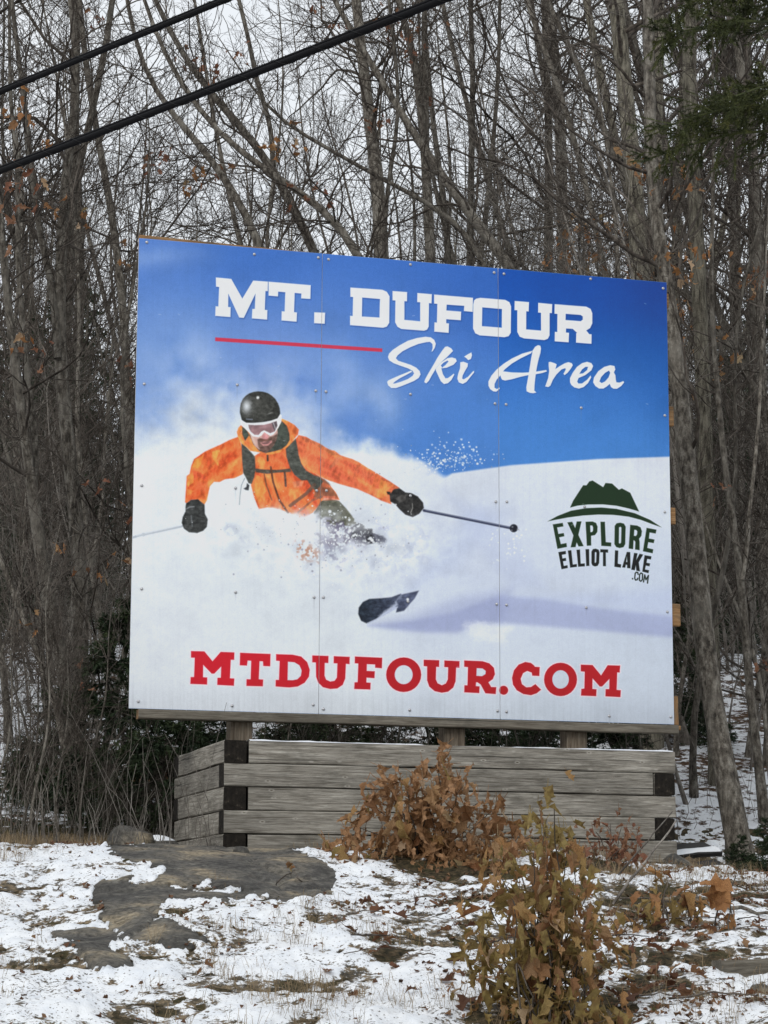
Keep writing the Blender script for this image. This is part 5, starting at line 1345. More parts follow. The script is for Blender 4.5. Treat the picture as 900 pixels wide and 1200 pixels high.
_sp = [(rw.uniform(-20, 160) if k % 5 < 2 else rw.uniform(780, 920) if k % 5 < 4 else rw.uniform(200, 760), rw.uniform(27, 42), rw.uniform(.4, .58)) for k in range(24)]
_sp += [(rw.uniform(-15, 165), rw.uniform(24, 38), rw.uniform(.34, .5)) for k in range(12)] + [(rw.uniform(785, 915), rw.uniform(26, 38), rw.uniform(.36, .5)) for k in range(6)]
for i, (px, y, sc) in enumerate(_sp):
    z_ = 'left of the billboard' if px < 155 else 'right of the billboard' if px > 785 else 'above the billboard'
    spruce(SPR_B[i % 2], px, y, sc, i * 1.1, 'tall dark spruce deep in the woods %s' % z_, 'tall dark spruces deep in the woods %s' % z_)
# spruce outside the right edge whose boughs hang into the picture
rng = np.random.RandomState(77)
bx_ = ray_pt(1010, 600, 15.2)
st_ = empty('spruce_tree', (bx_[0], bx_[1], float(height(bx_[0], bx_[1]))), 'spruce with green boughs reaching in at the top right corner', 'spruce')
H_ = 9.0
Pt = np.stack([np.zeros(16), np.zeros(16), np.linspace(-0.2, H_, 16)], -1); mb = MB(); add_trunk(mb, Pt, trunk_radii(0.13), rng, 9)
link('trunk', mb.mesh('trunk', [M_BARK], off=(0, 0, 0)), st_)
targets = [((800, 8), 14.6), ((770, 45), 14.3), ((830, 40), 14.9), ((775, 150), 14.4), ((815, 145), 14.8), ((850, 118), 14.2), ((765, 185), 14.5), ((870, -20), 14.4)]
K = 8; s = np.linspace(0, 1, K)[:, None]
org = np.array(st_.location)
for (tp, ty) in targets:
    e = ray_pt(tp[0], tp[1], ty) - org
    b0 = np.array([0, 0, e[2] + 0.35])
    Pb = b0 * (1 - s) + e * s; Pb[:, 2] += 0.12 * np.sin(s[:, 0] * pi)
    mb = MB()
    mb.add(*tubes(Pb[None], np.linspace(0.016, 0.003, K)[None], 5))
    Lb = np.array([np.linalg.norm(e - b0)])
    C, Cr, CL_ = spawn(rng, Pb[None], np.full((1, K), 0.006), Lb, 46, (0.25, 1.0), (0.5, 1.0), 0.26, 0.7, 5, -0.05, 0.08, 0.0025)
    D, Dr, _ = spawn(rng, C, Cr, CL_, 130, (0.2, 1), (0.4, 0.8), 0.45, 0.8, 4, -0.04, 0.06, 0.002)
    mb.add(*tubes(C, Cr, 3)); mb.add(*tubes(D, Dr, 3))
    for pth, per in ((Pb[None], 160), (C, 80), (D, 44)):
        V, Tt = needles_on(rng, pth, per, 0.024, 0.0026)
        mb.add(V, t=Tt)
    link('bough', mb.mesh('bough', [M_NEEDLE2], smooth=False), st_)
# ------------------------------------------------------------------ leaves, shrubs, litter
def leaf_mesh(name, mat, seed, fold=0.5, curl=0.5, lobes=1.0, petiole=True):
    r = np.random.RandomState(seed)
    half = np.array([(0.0, 0.0), (0.16, -0.06), (0.36, 0.03), (0.50, 0.20), (0.33, 0.27), (0.42, 0.45), (0.63, 0.62), (0.38, 0.60), (0.24, 0.70), (0.17, 0.84), (0.0, 1.0)])
    half = half.copy(); half[1:-1, 0] *= lobes
    mid = np.array([(0, 0), (0, 0.33), (0, 0.66), (0, 1.0)])
    V = [(*p, 0) for p in mid]; T = []
    for sg in (1, -1):
        h = half.copy(); h[1:-1] += r.normal(0, 0.06, (9, 2)); h[:, 0] *= sg * r.uniform(0.85, 1.1)
        b = len(V); V += [(*p, 0) for p in h[1:-1]]
        idx = [0] + list(range(b, b + 9)) + [3]
        cen = [1, 1, 1, 1, 1, 2, 2, 2, 2, 2]
        for k in range(10):
            a, c2, m_ = idx[k], idx[k + 1], cen[k]
            if m_ in (a, c2): continue
            T.append((m_, a, c2) if sg > 0 else (m_, c2, a))
        j = b + 4
        T.append((1, j, 2) if sg > 0 else (1, 2, j))
    V = np.array(V, float)
    x, y = V[:, 0].copy(), V[:, 1].copy()
    f = fold * (0.7 + 0.5 * y)
    V[:, 2] = np.abs(x) * np.sin(f) + 0.10 * np.sin(y * 7 + r.uniform(0, 6)) * np.abs(x) * 2 + r.normal(0, 0.025, len(V))
    V[:, 0] = x * np.cos(f)
    a = curl * y                                     # bend along the midrib
    rr = y
    V[:, 1] = np.where(np.abs(curl) > 1e-3, np.sin(a) / curl, rr); V[:, 2] += np.where(np.abs(curl) > 1e-3, (np.cos(a) - 1) / curl, 0)
    tw = r.uniform(-0.5, 0.5) * y
    X2 = V[:, 0] * np.cos(tw) - V[:, 2] * np.sin(tw); Z2 = V[:, 0] * np.sin(tw) + V[:, 2] * np.cos(tw)
    V[:, 0], V[:, 2] = X2, Z2
    T = np.array(T)
    if petiole:
        n0 = len(V); w_ = 0.014
        P = np.array([(-w_, 0, 0), (w_, 0, 0), (w_ * .8, -0.45, 0.16), (-w_ * .8, -0.45, 0.16), (0, 0, w_ * 2), (0, -0.45, 0.16 + w_ * 2)])
        V = np.concatenate([V, P]); T = np.concatenate([T, n0 + np.array([(0, 1, 2), (0, 2, 3), (1, 4, 5), (1, 5, 2), (4, 0, 3), (4, 3, 5)])])
    return mesh_np(name, V, None, T, [mat], smooth=False)
def leaf_set(mat, seed, n=10):
    r = np.random.RandomState(seed)
    return [leaf_mesh('leaf', mat, seed * 10 + i, r.uniform(0.3, 1.35), r.uniform(-0.4, 2.3), r.uniform(0.38, 1.0)) for i in range(n)]
LV_BROWN, LV_OLIVE, LV_RED, LV_ORANGE, LV_DARK = (leaf_set(m_, i + 1) for i, m_ in enumerate((M_LEAF_BROWN, M_LEAF_OLIVE, M_LEAF_RED, M_LEAF_ORANGE, M_LEAF_DARK)))

def orient(ydir, nrm):
    y = np.array(ydir, float); y /= np.linalg.norm(y) + 1e-9
    z = np.array(nrm, float); z -= np.dot(z, y) * y; z /= np.linalg.norm(z) + 1e-9
    x = np.cross(y, z)
    return Matrix(((x[0], y[0], z[0]), (x[1], y[1], z[1]), (x[2], y[2], z[2]))).to_euler()
def put_leaf(parent, me, p, ydir, nrm, sc):
    o = bpy.data.objects.new('leaf', me); COL.objects.link(o); o.parent = parent
    o.location = p; o.rotation_euler = orient(ydir, nrm); o.scale = (sc * random.uniform(.85, 1.1), sc, sc)
    return o

def shrub(label, base, tips, nleaf, sets, size, seed, name='leafy_shrub', spread=0.35, low=0.15, stem_mat=None, jit=0.06, inner=0):
    """stems fan from the base to the tips; wilted leaves hang along their upper parts"""
    r = np.random.RandomState(seed)
    t = empty(name, tuple(base), label, 'shrub')
    tips = np.array(tips) - np.array(base)
    n = len(tips); K = 9; s = np.linspace(0, 1, K)
    st = np.zeros((n, K, 3)); foot = r.normal(0, 0.05, (n, 3)); foot[:, 2] = -0.06
    for i in range(n):
        st[i] = foot[i] * (1 - s[:, None]) + tips[i] * s[:, None]
        bow = np.array([tips[i][0], tips[i][1], 0]) * spread
        st[i] += np.sin(s * pi)[:, None] * (bow * -0.4 + r.normal(0, 0.02, 3))
        st[i, 1:-1] += r.normal(0, 0.006, (K - 2, 3))
    V, Q = tubes(st, np.outer(r.uniform(0.0035, 0.006, n), np.linspace(1, .4, K)), 5)
    link('stems', mesh_np('stems', V, Q, None, [stem_mat or M_TWIG]), t)
    ln = np.linalg.norm(tips, axis=1)
    if inner:
        src = sets[0][0]; nv = len(src.vertices); co = np.zeros(nv * 3, np.float32); src.vertices.foreach_get('co', co); co = co.reshape(-1, 3)
        tr = np.array([tuple(p_.vertices) for p_ in src.polygons])
        VV, TT = [], []
        for k in range(inner):
            i = r.choice(n, p=ln / ln.sum()); f = r.uniform(low * .6, 0.9) * (K - 1); j = min(int(f), K - 2); u = f - j
            i2 = r.randint(n); wv = r.uniform(0, 1)
            p = tips[i2] + r.normal(0, jit * 1.3, 3) + np.array([0, 0.06, -0.02]) if k % 5 < 3 else ((st[i, j] * (1 - u) + st[i, j + 1] * u) * wv + st[i2, j] * (1 - wv)) * .95 + r.normal(0, jit, 3)
            m_ = np.array(orient(np.array([0, 0, -.7]) + r.normal(0, .45, 3), r.normal(0, 1, 3)).to_matrix())
            VV.append(co @ m_.T * size * r.uniform(.6, 1.05) + p); TT.append(tr + k * nv)
        link('inner_leaves', mesh_np('inner_leaves', np.concatenate(VV), None, np.concatenate(TT), [src.materials[0]], False), t, kind='stuff')
    for k in range(nleaf):
        i = r.choice(n, p=ln / ln.sum()); f = low + (1 - low) * r.uniform() ** 0.8
        a = f * (K - 1); j = min(int(a), K - 2); u = a - j
        p = st[i, j] * (1 - u) + st[i, j + 1] * u
        if k % 5 < 2 and inner:
            p = tips[r.randint(n)] + r.normal(0, jit * 0.9, 3)
        o = np.array([p[0], p[1], 0.12]) / (np.linalg.norm(p[:2]) + 0.05) + r.normal(0, 0.5, 3)
        p = p + r.normal(0, jit, 3) * np.array([1, 1, 0.5]) + o * 0.02
        y = o * 0.35 + np.array([0, 0, -0.9]) + r.normal(0, 0.33, 3)
        nr = o + np.array([0, -0.4, 0.3]) + r.normal(0, 0.5, 3)
        ss = sets[r.choice(len(sets))]
        put_leaf(t, ss[r.randint(len(ss))], p, y, nr, size * r.uniform(0.5, 1.22))
    return t
def dome_tips(px_list, Y, dY, seed):
    r = np.random.RandomState(seed)
    return [ray_pt(px + r.uniform(-4, 4), py, Y + r.uniform(-dY, dY)) for px, py in px_list]
rt = np.random.RandomState(8)
# left shrub
bl = SHRUB_L.copy(); bl[2] = float(height(bl[0], bl[1]))
tipsL = [(515, 893), (458, 915), (545, 922), (480, 928), (500, 920), (530, 915), (440, 945), (425, 970), (412, 990), (408, 1010), (560, 940), (578, 950), (590, 975), (598, 1000), (602, 1015), (470, 950), (495, 955), (525, 950), (550, 965), (440, 985), (460, 1000), (490, 990), (520, 990), (555, 1000), (580, 1015), (430, 1020), (470, 1025), (510, 1022), (545, 1030), (398, 985), (404, 1005), (612, 1000), (608, 985), (415, 1035), (445, 1040), (590, 1035), (565, 1040), (535, 1045), (485, 1045)]
shrub('round shrub of curled brown maple leaves in front of the middle of the timber box', bl, dome_tips(tipsL, 13.25, 0.34, 1), 298, [LV_BROWN, LV_BROWN, LV_BROWN, LV_OLIVE], 0.12, 11, low=0.3, jit=0.05, inner=800)
br_ = SHRUB_R.copy(); br_[2] = float(height(br_[0], br_[1]))
tipsR = [(650, 948), (640, 960), (655, 1000), (610, 1015), (590, 1030), (630, 1040), (670, 1045), (690, 1050), (570, 1060), (600, 1065), (650, 1065), (700, 1085), (565, 1090), (590, 1100), (630, 1100), (670, 1105), (705, 1110), (575, 1130), (610, 1140), (650, 1140), (690, 1150), (600, 1165), (640, 1175), (680, 1185), (575, 1175), (720, 1190), (560, 1185), (610, 1198), (600, 1205), (665, 1210), (650, 1204), (690, 1200), (585, 1200), (640, 975), (665, 985), (625, 1000), (675, 1020), (600, 1040), (648, 1030), (618, 1070), (685, 1075), (640, 1085), (660, 1120), (600, 1130), (625, 1155), (670, 1165), (560, 1110), (705, 1140), (570, 1150)]
shrub('tall shrub of wilted olive and tan leaves standing nearest in the snow', br_, dome_tips(tipsR, 9.35, 0.22, 2), 298, [LV_OLIVE, LV_OLIVE, LV_OLIVE, LV_BROWN, LV_BROWN], 0.086, 12, low=0.3, jit=0.04, inner=420)
bs = SHRUB_S.copy(); bs[2] = float(height(bs[0], bs[1]))
tipsS = [(690, 985), (700, 975), (712, 965), (735, 990), (750, 1000), (680, 1005), (720, 1000), (700, 1010), (745, 985), (730, 970)]
shrub('small reddish-leaved shrub against the right end of the timber box', bs, dome_tips(tipsS, 13.7, 0.2, 3), 70, [LV_RED], 0.07, 13, low=0.45, jit=0.05, inner=60)
def ground_shrub(label, base_px, tips, dY, n, sets, size, seed, low=0.35, jit=0.03):
    b_ = at_ground(*base_px)
    return shrub(label, b_, dome_tips(tips, b_[1], dY, seed), n, sets, size, seed, low=low, name='leafy_sprout', jit=jit)
ground_shrub('sprout with drooping olive leaves right of the tall shrub', (775, 1082), [(768, 1018), (780, 1030), (772, 1050), (760, 1040)], 0.1, 16, [LV_OLIVE], 0.13, 14)
ground_shrub('sprout of tan leaves beside the olive sprout', (812, 1085), [(800, 1035), (815, 1032), (805, 1055), (825, 1060)], 0.12, 18, [LV_BROWN, LV_OLIVE], 0.1, 15)
ground_shrub('seedling with a few large orange leaves at the right edge', (850, 1092), [(845, 1028), (862, 1026), (852, 1050), (858, 1066), (846, 1072)], 0.05, 6, [[leaf_mesh('leaf', M_LEAF_ORANGE, 900 + i_, .3 + .1 * i_, .35 + .2 * i_, 1.0) for i_ in range(3)]], 0.15, 16, 0.6, 0.02)
ground_shrub('low patch of olive leaves between the tall shrub and the sprouts', (740, 1095), [(715, 1075), (735, 1070), (750, 1085), (760, 1078)], 0.15, 16, [LV_OLIVE], 0.1, 17, 0.3)
ground_shrub('thin twig with pale shrivelled leaves under the bottom left corner of the billboard', (115, 962), [(140, 842), (128, 890), (124, 893), (118, 885), (150, 850)], 0.1, 14, [leaf_set(M_TWIG_PALE, 9, 3)], 0.075, 18, 0.75)
for i, (bp, tp) in enumerate((((190, 975), [(182, 890), (172, 905), (198, 885)]), ((345, 1040), [(343, 1020), (350, 1018)]))):
    ground_shrub(('twiggy stems with curled brown leaves beside the left end of the timber box', 'tiny twig with brown leaves on the bare rock')[i], bp, tp, 0.1, 8 - 4 * i, [LV_BROWN], 0.07 - .02 * i, 19 + i, 0.6)

# marcescent leaf clusters caught in the branches
def cluster(key, px, py, Y, n, size, sets, seed):
    n = int(n * 1.5); size *= 0.8
    t, base, pts = KEYTREES[key]
    r = np.random.RandomState(seed)
    p = ray_pt(px, py, Y)
    j = int(np.argmin(np.linalg.norm(pts - p, axis=1)))
    q_ = pts[j]
    s = np.linspace(0, 1, 6)[:, None]
    Pp = q_ * (1 - s) + p * s + np.sin(s * pi) * r.normal(0, 0.08, 3)
    V, Q = tubes((Pp - base)[None], np.linspace(0.007, 0.003, 6)[None], 4)
    tw = link('twig', mesh_np('twig', V, Q, None, [M_TWIG]), t)
    for k in range(n):
        c = p - base + r.normal(0, 1, 3) * np.array([1, 1, 0.8]) * size * (0.5 + 0.1 * n ** 0.7)
        ss = sets[r.randint(len(sets))]
        put_leaf(tw, ss[r.randint(len(ss))], c, np.array([0, 0, -0.8]) + r.normal(0, 0.5, 3), r.normal(0, 1, 3) + np.array([0, -.8, 0]), 0.8 * size * r.uniform(.8, 1.35))
OR, RD, BR = [LV_ORANGE, LV_BROWN], [LV_RED], [LV_BROWN]
for i, c in enumerate((('T1', 14, 132, 17, 6, .12, OR), ('T1', 55, 176, 17, 5, .12, OR), ('T1', 22, 232, 17.2, 12, .13, RD), ('T1', 52, 232, 17.2, 4, .1, OR), ('T5', 110, 18, 23.5, 4, .12, RD), ('M7', 107, 258, 21.5, 4, .12, OR),
    ('M7', 255, 88, 21.5, 5, .12, RD), ('M8', 222, 70, 22.5, 5, .12, RD), ('M6', 192, 182, 20.4, 3, .1, RD), ('M8', 232, 208, 22, 6, .13, OR), ('M7', 175, 192, 21.5, 6, .11, RD), ('M6', 335, 172, 20.5, 9, .13, OR), ('M6', 360, 228, 20.4, 6, .12, RD),
    ('M2', 470, 32, 26.8, 14, .17, RD), ('M2', 480, 68, 26.8, 4, .14, RD), ('M1', 440, 140, 25.6, 4, .13, RD), ('M3', 505, 118, 28, 2, .14, RD), ('M1', 400, 28, 25.5, 5, .13, RD), ('M8', 278, 62, 22.5, 4, .1, RD), ('M5', 370, 5, 22, 3, .1, RD),
    ('U1', 684, 278, 23.5, 16, .15, OR), ('U1', 711, 272, 23.5, 14, .15, OR), ('U1', 655, 301, 23.3, 6, .14, OR), ('U1', 690, 316, 23.3, 5, .13, OR), ('R1', 745, 192, 19.5, 8, .12, OR), ('R1', 760, 202, 19.5, 4, .11, OR), ('R1b', 795, 214, 17, 8, .1, OR), ('R1b', 787, 302, 17, 14, .1, OR), ('R1b', 805, 305, 17, 8, .1, OR),
    ('R3', 876, 322, 21.5, 10, .13, OR), ('R3', 893, 310, 21.5, 6, .13, RD), ('R8', 826, 402, 19.3, 8, .12, OR), ('R8', 836, 415, 19.3, 7, .13, OR), ('R8', 806, 365, 19.3, 4, .11, OR), ('R9', 793, 358, 20.7, 5, .11, OR), ('R7', 842, 570, 17.4, 3, .09, RD), ('R9', 798, 452, 20.6, 3, .1, OR), ('R1', 740, 325, 19.6, 5, .12, OR),
    ('T2', 27, 396, 16.8, 3, .11, OR), ('T2', 35, 415, 16.8, 4, .1, RD), ('T1', 103, 570, 17, 2, .1, RD), ('T1', 65, 635, 17, 2, .1, OR), ('T1', 148, 600, 17, 3, .11, RD), ('T1', 145, 658, 17, 5, .11, OR), ('T1', 107, 668, 17, 3, .09, OR), ('T3', 22, 735, 16.5, 4, .09, OR), ('T1', 100, 800, 17, 3, .1, RD), ('T5', 152, 430, 23.6, 4, .13, RD), ('R7', 892, 775, 17.5, 5, .08, RD), ('T5', 150, 300, 23.5, 5, .12, OR), ('M8', 250, 195, 22, 4, .1, RD), ('U2', 772, 330, 23, 5, .11, OR), ('U2', 690, 57, 23, 2, .11, RD))):
    cluster(*c[:6], c[6], 400 + i)

# fallen leaves lying on the snow, one by one
rl = np.random.RandomState(21)
spots = [(595, 1118), (810 / 1, 1150), (712, 1172), (730, 1180), (745, 1178), (560, 1160), (550, 1182), (745, 1095), (722, 1078), (880, 1095), (870, 1110), (785, 1160), (770, 1142), (240, 1142), (236, 1147), (420, 1080), (437, 1079), (452, 1108), (530, 1095), (525, 1100), (505, 1148), (487, 1150), (520, 1160), (545, 1130), (890, 1085), (835, 1105), (815, 1108), (765, 1095), (700, 1165)]
for k in range(75): spots.append((rl.uniform(380, 895), rl.uniform(1055, 1198)))
for i, (px, py) in enumerate(spots):
    p = at_ground(px, py)
    o = bpy.data.objects.new('fallen_leaf', LV_DARK[i % 6] if i % 5 else LV_BROWN[i % 6]); COL.objects.link(o)
    p[2] += 0.035
    o.location = p; o.rotation_euler = (rl.uniform(-.5, .5), rl.uniform(-.5, .5), rl.uniform(0, 6.3))
    s_ = rl.uniform(0.045, 0.085) * (1.5 if i < 13 else 1); o.scale = (s_, s_, s_)
    o['label'] = 'curled dark brown fallen leaf lying on the thin snow'; o['category'] = 'leaf'; o['group'] = 'fallen leaves lying on the thin snow'

# ---- stuff nobody could count: dry grass, leaf litter, twig bits
def dens_pt(r, n, dens):
    out_ = []
    while len(out_) < n:
        x = r.uniform(NX0 + .2, NX1 - .2); y = NY0 + 1.2 + (16.6 - NY0 - 1.2) * r.uniform()
        if r.uniform() < dens(x, y): out_.append((x, y))
    return np.array(out_)
def d_grass(x, y):
    v = float(fbm(np.array([x * 1.7 + 2]), np.array([y * 1.7]), 3, 4)[0])
    edge = 1.0 if (y > 13.9 and x < -0.9) else 0.0
    return max(edge * .9, min(1, max(0.02, (v - 0.5) * 4)))
rg = np.random.RandomState(31)
G = dens_pt(rg, 2000, d_grass)
V = []; 
for gx_, gy_ in G:
    if float(rock_field(np.array([gx_]), np.array([gy_]))[0]) > -2: continue
    nb = rg.randint(8, 22); z0 = float(height(gx_, gy_)) - 0.01
    for _ in range(nb):
        a = rg.uniform(0, 6.28); l = rg.uniform(0.04, 0.15); ben = rg.uniform(0.4, 1.5)
        bx0 = np.array([gx_ + rg.normal(0, .03), gy_ + rg.normal(0, .03), z0]); d = np.array([cos(a), sin(a), 0])
        sdv = np.array([-sin(a), cos(a), 0]) * rg.uniform(0.0006, 0.0012)
        m1 = bx0 + d * l * ben * 0.35 + np.array([0, 0, l * 0.7]); e1 = bx0 + d * l * ben + np.array([0, 0, l * (1.05 - 0.5 * ben)])
        V += [bx0 - sdv, bx0 + sdv, m1 + sdv * .8, bx0 - sdv, m1 + sdv * .8, m1 - sdv * .8, m1 - sdv * .8, m1 + sdv * .8, e1]
V = np.array(V)
mG, nt, b = mat_new('dry_grass', 0.8, 0.2)
nt.links.new(ramp(nt, noise(nt, coords(nt), 6, 3), [(0.3, (0.14, 0.1, 0.055)), (0.55, (0.27, 0.2, 0.12)), (0.75, (0.12, 0.1, 0.05))]), b.inputs['Base Color'])
o = link('dry_grass', mesh_np('dry_grass', V, None, np.arange(len(V)).reshape(-1, 3), [mG], False), kind='stuff')
# litter: small broken leaves and bits, many
def d_lit(x, y):
    v = float(fbm(np.array([x * 2.3 + 7]), np.array([y * 2.3]), 3, 6)[0])
    k = 0.25 + 0.75 * float(sstep(-0.6, 0.8, np.array(x)))
    if x < -0.95 and 13.75 < y < 14.9: return 1.0
    return min(1, max(0.06, (v - 0.42) * 3)) * k
Lp = dens_pt(rg, 8500, d_lit)
mb = MB()
lz = height(Lp[:, 0], Lp[:, 1]) + np.maximum(snow_z(Lp[:, 0], Lp[:, 1]) - height(Lp[:, 0], Lp[:, 1]), 0.0) + 0.006
okk = rock_field(Lp[:, 0], Lp[:, 1]) < -1
n = len(Lp)
a = rg.uniform(0, 6.28, n); s_ = rg.uniform(0.008, 0.028, n)
pts5 = np.array([(0, 0), (0.5, 0.3), (0.35, 0.8), (0, 1.1), (-0.4, 0.75), (-0.45, 0.25)])
rx = pts5[:, 0][None] * np.cos(a)[:, None] - pts5[:, 1][None] * np.sin(a)[:, None]
ry = pts5[:, 0][None] * np.sin(a)[:, None] + pts5[:, 1][None] * np.cos(a)[:, None]
Vl = np.stack([Lp[:, 0:1] + rx * s_[:, None], Lp[:, 1:2] + ry * s_[:, None], lz[:, None] + rg.uniform(-0.2, 0.75, (n, 6)) * s_[:, None]], -1)[okk]
n = len(Vl); I = np.arange(n)[:, None] * 6
Tl = np.concatenate([I + np.array([[0, 1, 2]]), I + np.array([[0, 2, 3]]), I + np.array([[0, 3, 4]]), I + np.array([[0, 4, 5]])])
mL, nt, b = mat_new('leaf_litter', 0.85, 0.2)
nt.links.new(ramp(nt, noise(nt, coords(nt), 13, 3, 0.7), [(0.3, (0.04, 0.025, 0.016)), (0.45, (0.11, 0.055, 0.033)), (0.6, (0.17, 0.095, 0.05)), (0.75, (0.08, 0.075, 0.03))]), b.inputs['Base Color'])
link('leaf_litter', mesh_np('leaf_litter', Vl.reshape(-1, 3), None, Tl, [mL], False), kind='stuff')
# brown leaf litter and dead stalks along the foot of the brush
Kp = 5
nS = 480
sx = rg.uniform(-3.2, 3.3, nS); sy = 13.9 + rg.uniform(0, 3.2, nS); 
lf = rg.uniform(0, 1, nS) < .7
sx = np.where(lf, rg.uniform(-3.0, -0.98, nS), sx); sy = np.where(lf, sy, rg.uniform(16.4, 18.5, nS))
sz = height(sx, sy)
hh = 0.12 + 0.8 * rg.uniform(0, 1, nS) ** 2; aa = rg.uniform(0, 6.28, nS); ln_ = rg.uniform(0, 0.5, nS)
tt = np.linspace(0, 1, Kp)
Ps = np.stack([sx[:, None] + np.cos(aa)[:, None] * (ln_ * hh)[:, None] * tt ** 1.6, sy[:, None] + np.sin(aa)[:, None] * (ln_ * hh)[:, None] * tt ** 1.6, sz[:, None] + hh[:, None] * tt], -1)
Ps[:, 1:, :2] += rg.normal(0, 0.012, (nS, Kp - 1, 2))
V, Q = tubes(Ps, np.outer(rg.uniform(0.0015, 0.0035, nS), np.linspace(1, .5, Kp)), 3)
link('dead_stalks', mesh_np('dead_stalks', V, Q, None, [M_TWIG_PALE]), kind='stuff')

# ---- sticks, logs, stones
def stick(pts, r0, label, mat, cat='stick', name='fallen_stick', group=None, sides=6):
    P = np.array(pts); K = 9
    s = np.concatenate([[0], np.cumsum(np.linalg.norm(np.diff(P, axis=0), axis=1))]); u = np.linspace(0, s[-1], K)
    Pn = np.stack([np.interp(u, s, P[:, k]) for k in range(3)], -1); Pn[1:-1] += rl.normal(0, r0 * 0.5, (K - 2, 3))
    V, Q = tubes((Pn - P[0])[None], np.linspace(r0, r0 * .5, K)[None], sides)
    n0 = len(V)
    mb = MB(); mb.add(V, q=Q); mb.add(np.array([Pn[0] - P[0], Pn[-1] - P[0]]), t=None)
    Tt = [(sides - 1 - k if False else (k + 1) % sides, k, n0) for k in range(sides)] + [((K - 1) * sides + k, (K - 1) * sides + (k + 1) % sides, n0 + 1) for k in range(sides)]
    o = link(name, mesh_np(name, np.concatenate(mb.v), Q, Tt, [mat]))
    o.location = P[0]; o['label'] = label; o['category'] = cat
    if group: o['group'] = group
    return o
g1 = at_ground(718, 1061); p1 = ray_pt(752, 1015, g1[1] + 0.15); p2 = ray_pt(792, 962, g1[1] + 0.35)
stick([g1, p1, p2], 0.008, 'long pale stick propped diagonally against the right end of the timber box', M_TWIG_PALE)
stick([ray_pt(725, 1025, g1[1] + .2), p2 + np.array([-.01, .05, 0.05])], 0.005, 'thinner pale stick propped beside the long one at the timber box', M_TWIG_PALE)
a_ = at_ground(830, 1070); b_2 = at_ground(905, 1082); a_[2] += .04; b_2[2] += .04
stick([a_, b_2], 0.014, 'brown fallen branch lying on the snow at the right edge below the dark logs', M_BARK)
for k in range(26):
    px, py = rl.uniform(380, 890), rl.uniform(1060, 1195)
    a_ = at_ground(px, py); an = rl.uniform(-.5, .5); l = rl.uniform(.12, .4)
    b_2 = a_ + np.array([cos(an) * l, sin(an) * l * 1.2, 0]); b_2[2] = float(height(b_2[0], b_2[1]))
    a_[2] += 0.03; b_2[2] += rl.uniform(0.03, 0.07)
    stick([a_, (a_ + b_2) / 2 + np.array([0, 0, .015]), b_2], rl.uniform(.002, .005), 'thin dark twig lying on the snow among the leaves', M_TWIG, 'twig', 'fallen_twig', 'thin twigs lying on the snow among the leaves', 4)
def rock(name, label, px, py, Y, sx, sy, sz, seed, mat, cap=0.0, sink=0.3):
    r = np.random.RandomState(seed)
    th = np.linspace(0.02, pi - 0.02, 13); ph = np.arange(20) * 2 * pi / 20
    A, B = np.meshgrid(th, ph, indexing='ij')
    D = np.stack([np.sin(A) * np.cos(B), np.sin(A) * np.sin(B), np.cos(A)], -1)
    # cut by a few planes for a broken look
    rad = np.full(A.shape, 1.0)
    for _ in range(9):
        nn = r.normal(size=3); nn /= np.linalg.norm(nn); dd = r.uniform(.62, .9)
        c = D @ nn; rad = np.where(c > 0.05, np.minimum(rad, dd / np.maximum(c, .05)), rad)
    rad *= 1 + 0.08 * (fbm(A * 3 + seed, B * 2, 3, 1) - .5)
    V = (D * rad[..., None] * np.array([sx, sy, sz])).reshape(-1, 3)
    I = np.arange(V.shape[0]).reshape(13, 20)
    Q = np.stack([I[:-1], I[1:], np.roll(I[1:], -1, 1), np.roll(I[:-1], -1, 1)], -1).reshape(-1, 4)
    p = ray_pt(px, py, Y); p[2] = float(height(p[0], p[1])) + sz * (1 - 2 * sink) * 0.5
    o = link(name, mesh_np(name, V, Q, None, [mat], smooth=False))
    o.location = p; o.rotation_euler = (0, 0, r.uniform(0, 6)); o['label'] = label; o['category'] = 'stone'
    if cap:
        Vc = V[(D.reshape(-1, 3)[:, 2] > -2)] * np.array([.93, .93, 1]) + np.array([0, 0, cap])
        k = (D[..., 2].reshape(-1) > 0.45); Qc = Q[k[Q].all(1)]
        link('snow_cap', mesh_np('snow_cap', Vc, Qc, None, [M_SNOW]), o)
    return o
M_ROCK_TAN = rock_mat('tan_rock', (1.5, 1.15, 0.8))
rock('stone', 'pointed mossy grey stone beside the left end of the timber box', 156, 975, 14.6, .16, .14, .16, 1, M_ROCK)
rock('stone', 'flat snow-topped stone touching the left end of the timber box', 185, 975, 14.75, .17, .13, .10, 2, M_ROCK, cap=.006)
rock('stone', 'tan block of stone under the right corner of the timber box', 802, 1010, 14.95, .10, .10, .10, 3, M_ROCK_TAN, sink=.2)
rock('stone', 'rounded brown stone in front of the right corner of the timber box', 795, 1030, 14.55, .16, .1, .08, 4, M_ROCK, sink=.25)
rock('stone', 'small brown stone sitting in a notch of the bedrock', 281, 1032, 13.3, .05, .06, .045, 5, M_ROCK, sink=.35)
rock('stone', 'dark stone poking out of the snow at the bottom right corner', 892, 1192, 9.7, .07, .06, .05, 6, M_ROCK)
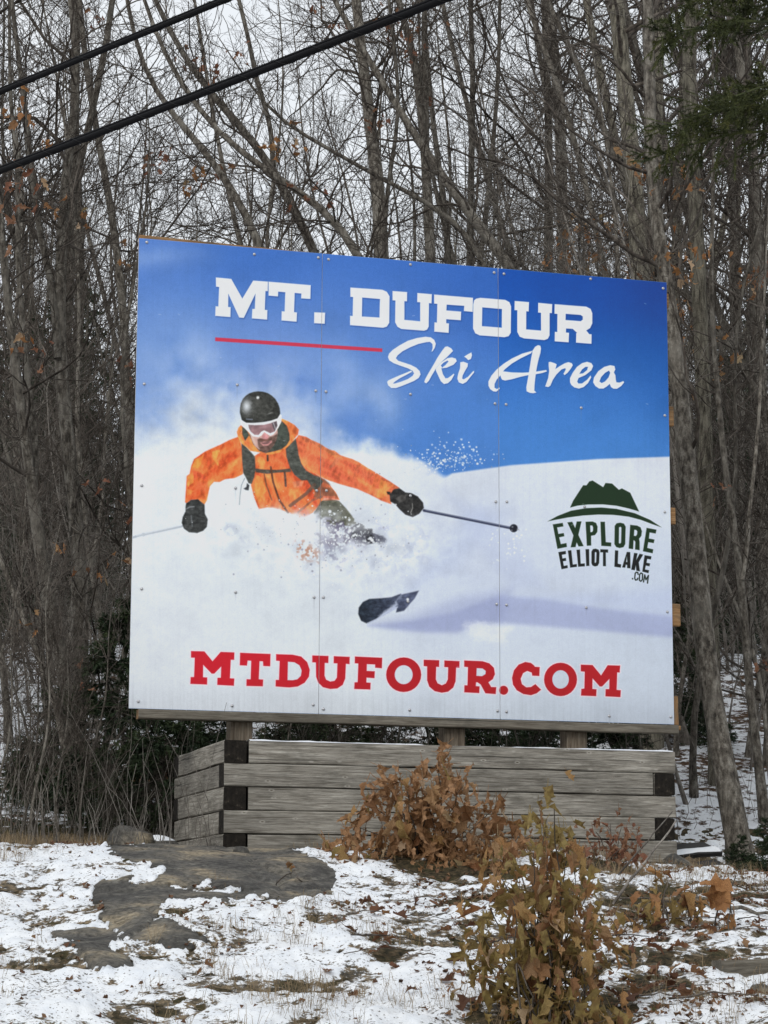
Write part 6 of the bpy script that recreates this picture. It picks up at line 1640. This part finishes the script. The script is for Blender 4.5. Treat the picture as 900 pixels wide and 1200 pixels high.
mB, nt, b = mat_new('charred_wood', 0.7, 0.3)
nt.links.new(ramp(nt, noise(nt, coords(nt, (1, 8, 8)), 8, 4), [(0.3, (0.008, 0.008, 0.008)), (0.7, (0.035, 0.032, 0.03))]), b.inputs['Base Color'])
def board(name, label, pA, pB, w_, h_, mat, snow=True, seed=0, cat='log', tilt=0.0):
    A = np.array(pA); B = np.array(pB); d = B - A; L = np.linalg.norm(d)
    t = empty(name, tuple(A), label, cat, None, math.atan2(d[1], d[0]))
    t.rotation_euler = (tilt, -math.asin(d[2] / L), math.atan2(d[1], d[0]))
    timber('beam', L, w_, h_, [mat, mat], t, (0, 0, 0), seed=seed, warp=.006)
    if snow:
        X, Y = np.meshgrid(np.linspace(0.01, L - .01, 40), np.linspace(0.002, w_ * .45 - .004, 7))
        V = np.stack([X, Y, h_ - 0.006 + 0.022 * np.minimum(1, np.minimum(Y, w_ * .45 - Y) / .02) * (.4 + fbm(X * 8, Y * 8, 3, seed))], -1).reshape(-1, 3)
        I = np.arange(X.size).reshape(X.shape)
        link('snow_crust', mesh_np('snow_crust', V, np.stack([I[:-1, :-1], I[:-1, 1:], I[1:, 1:], I[1:, :-1]], -1).reshape(-1, 4), None, [M_SNOW]), t)
board('dark_beam', 'upper snow-edged dark beam lying behind the right corner of the timber box', ray_pt(792, 1009, 15.5), ray_pt(846, 1004, 15.7), .2, .035, mB, seed=1, tilt=.35)
board('dark_beam', 'lower snow-edged dark beam lying between the timber box and the spruce sprig', ray_pt(800, 1034, 15.05), ray_pt(862, 1026, 15.25), .22, .035, mB, seed=2, tilt=.35)
board('dark_beam', 'dark beam lying half under the spruce sprig at the right edge', ray_pt(842, 1040, 15.0), ray_pt(912, 1044, 15.1), .14, .04, mB, seed=3, tilt=.3)
pa = at_ground(846, 1146); pb = at_ground(915, 1146); pa[2] -= .01; pb[2] += .0; pb[1] = pa[1] + 0.05
board('half_buried_board', 'grey weathered board half buried in the snow at the lower right edge', pa, pb, .12, .075, M_GREYRAIL, snow=False, seed=5, cat='board')
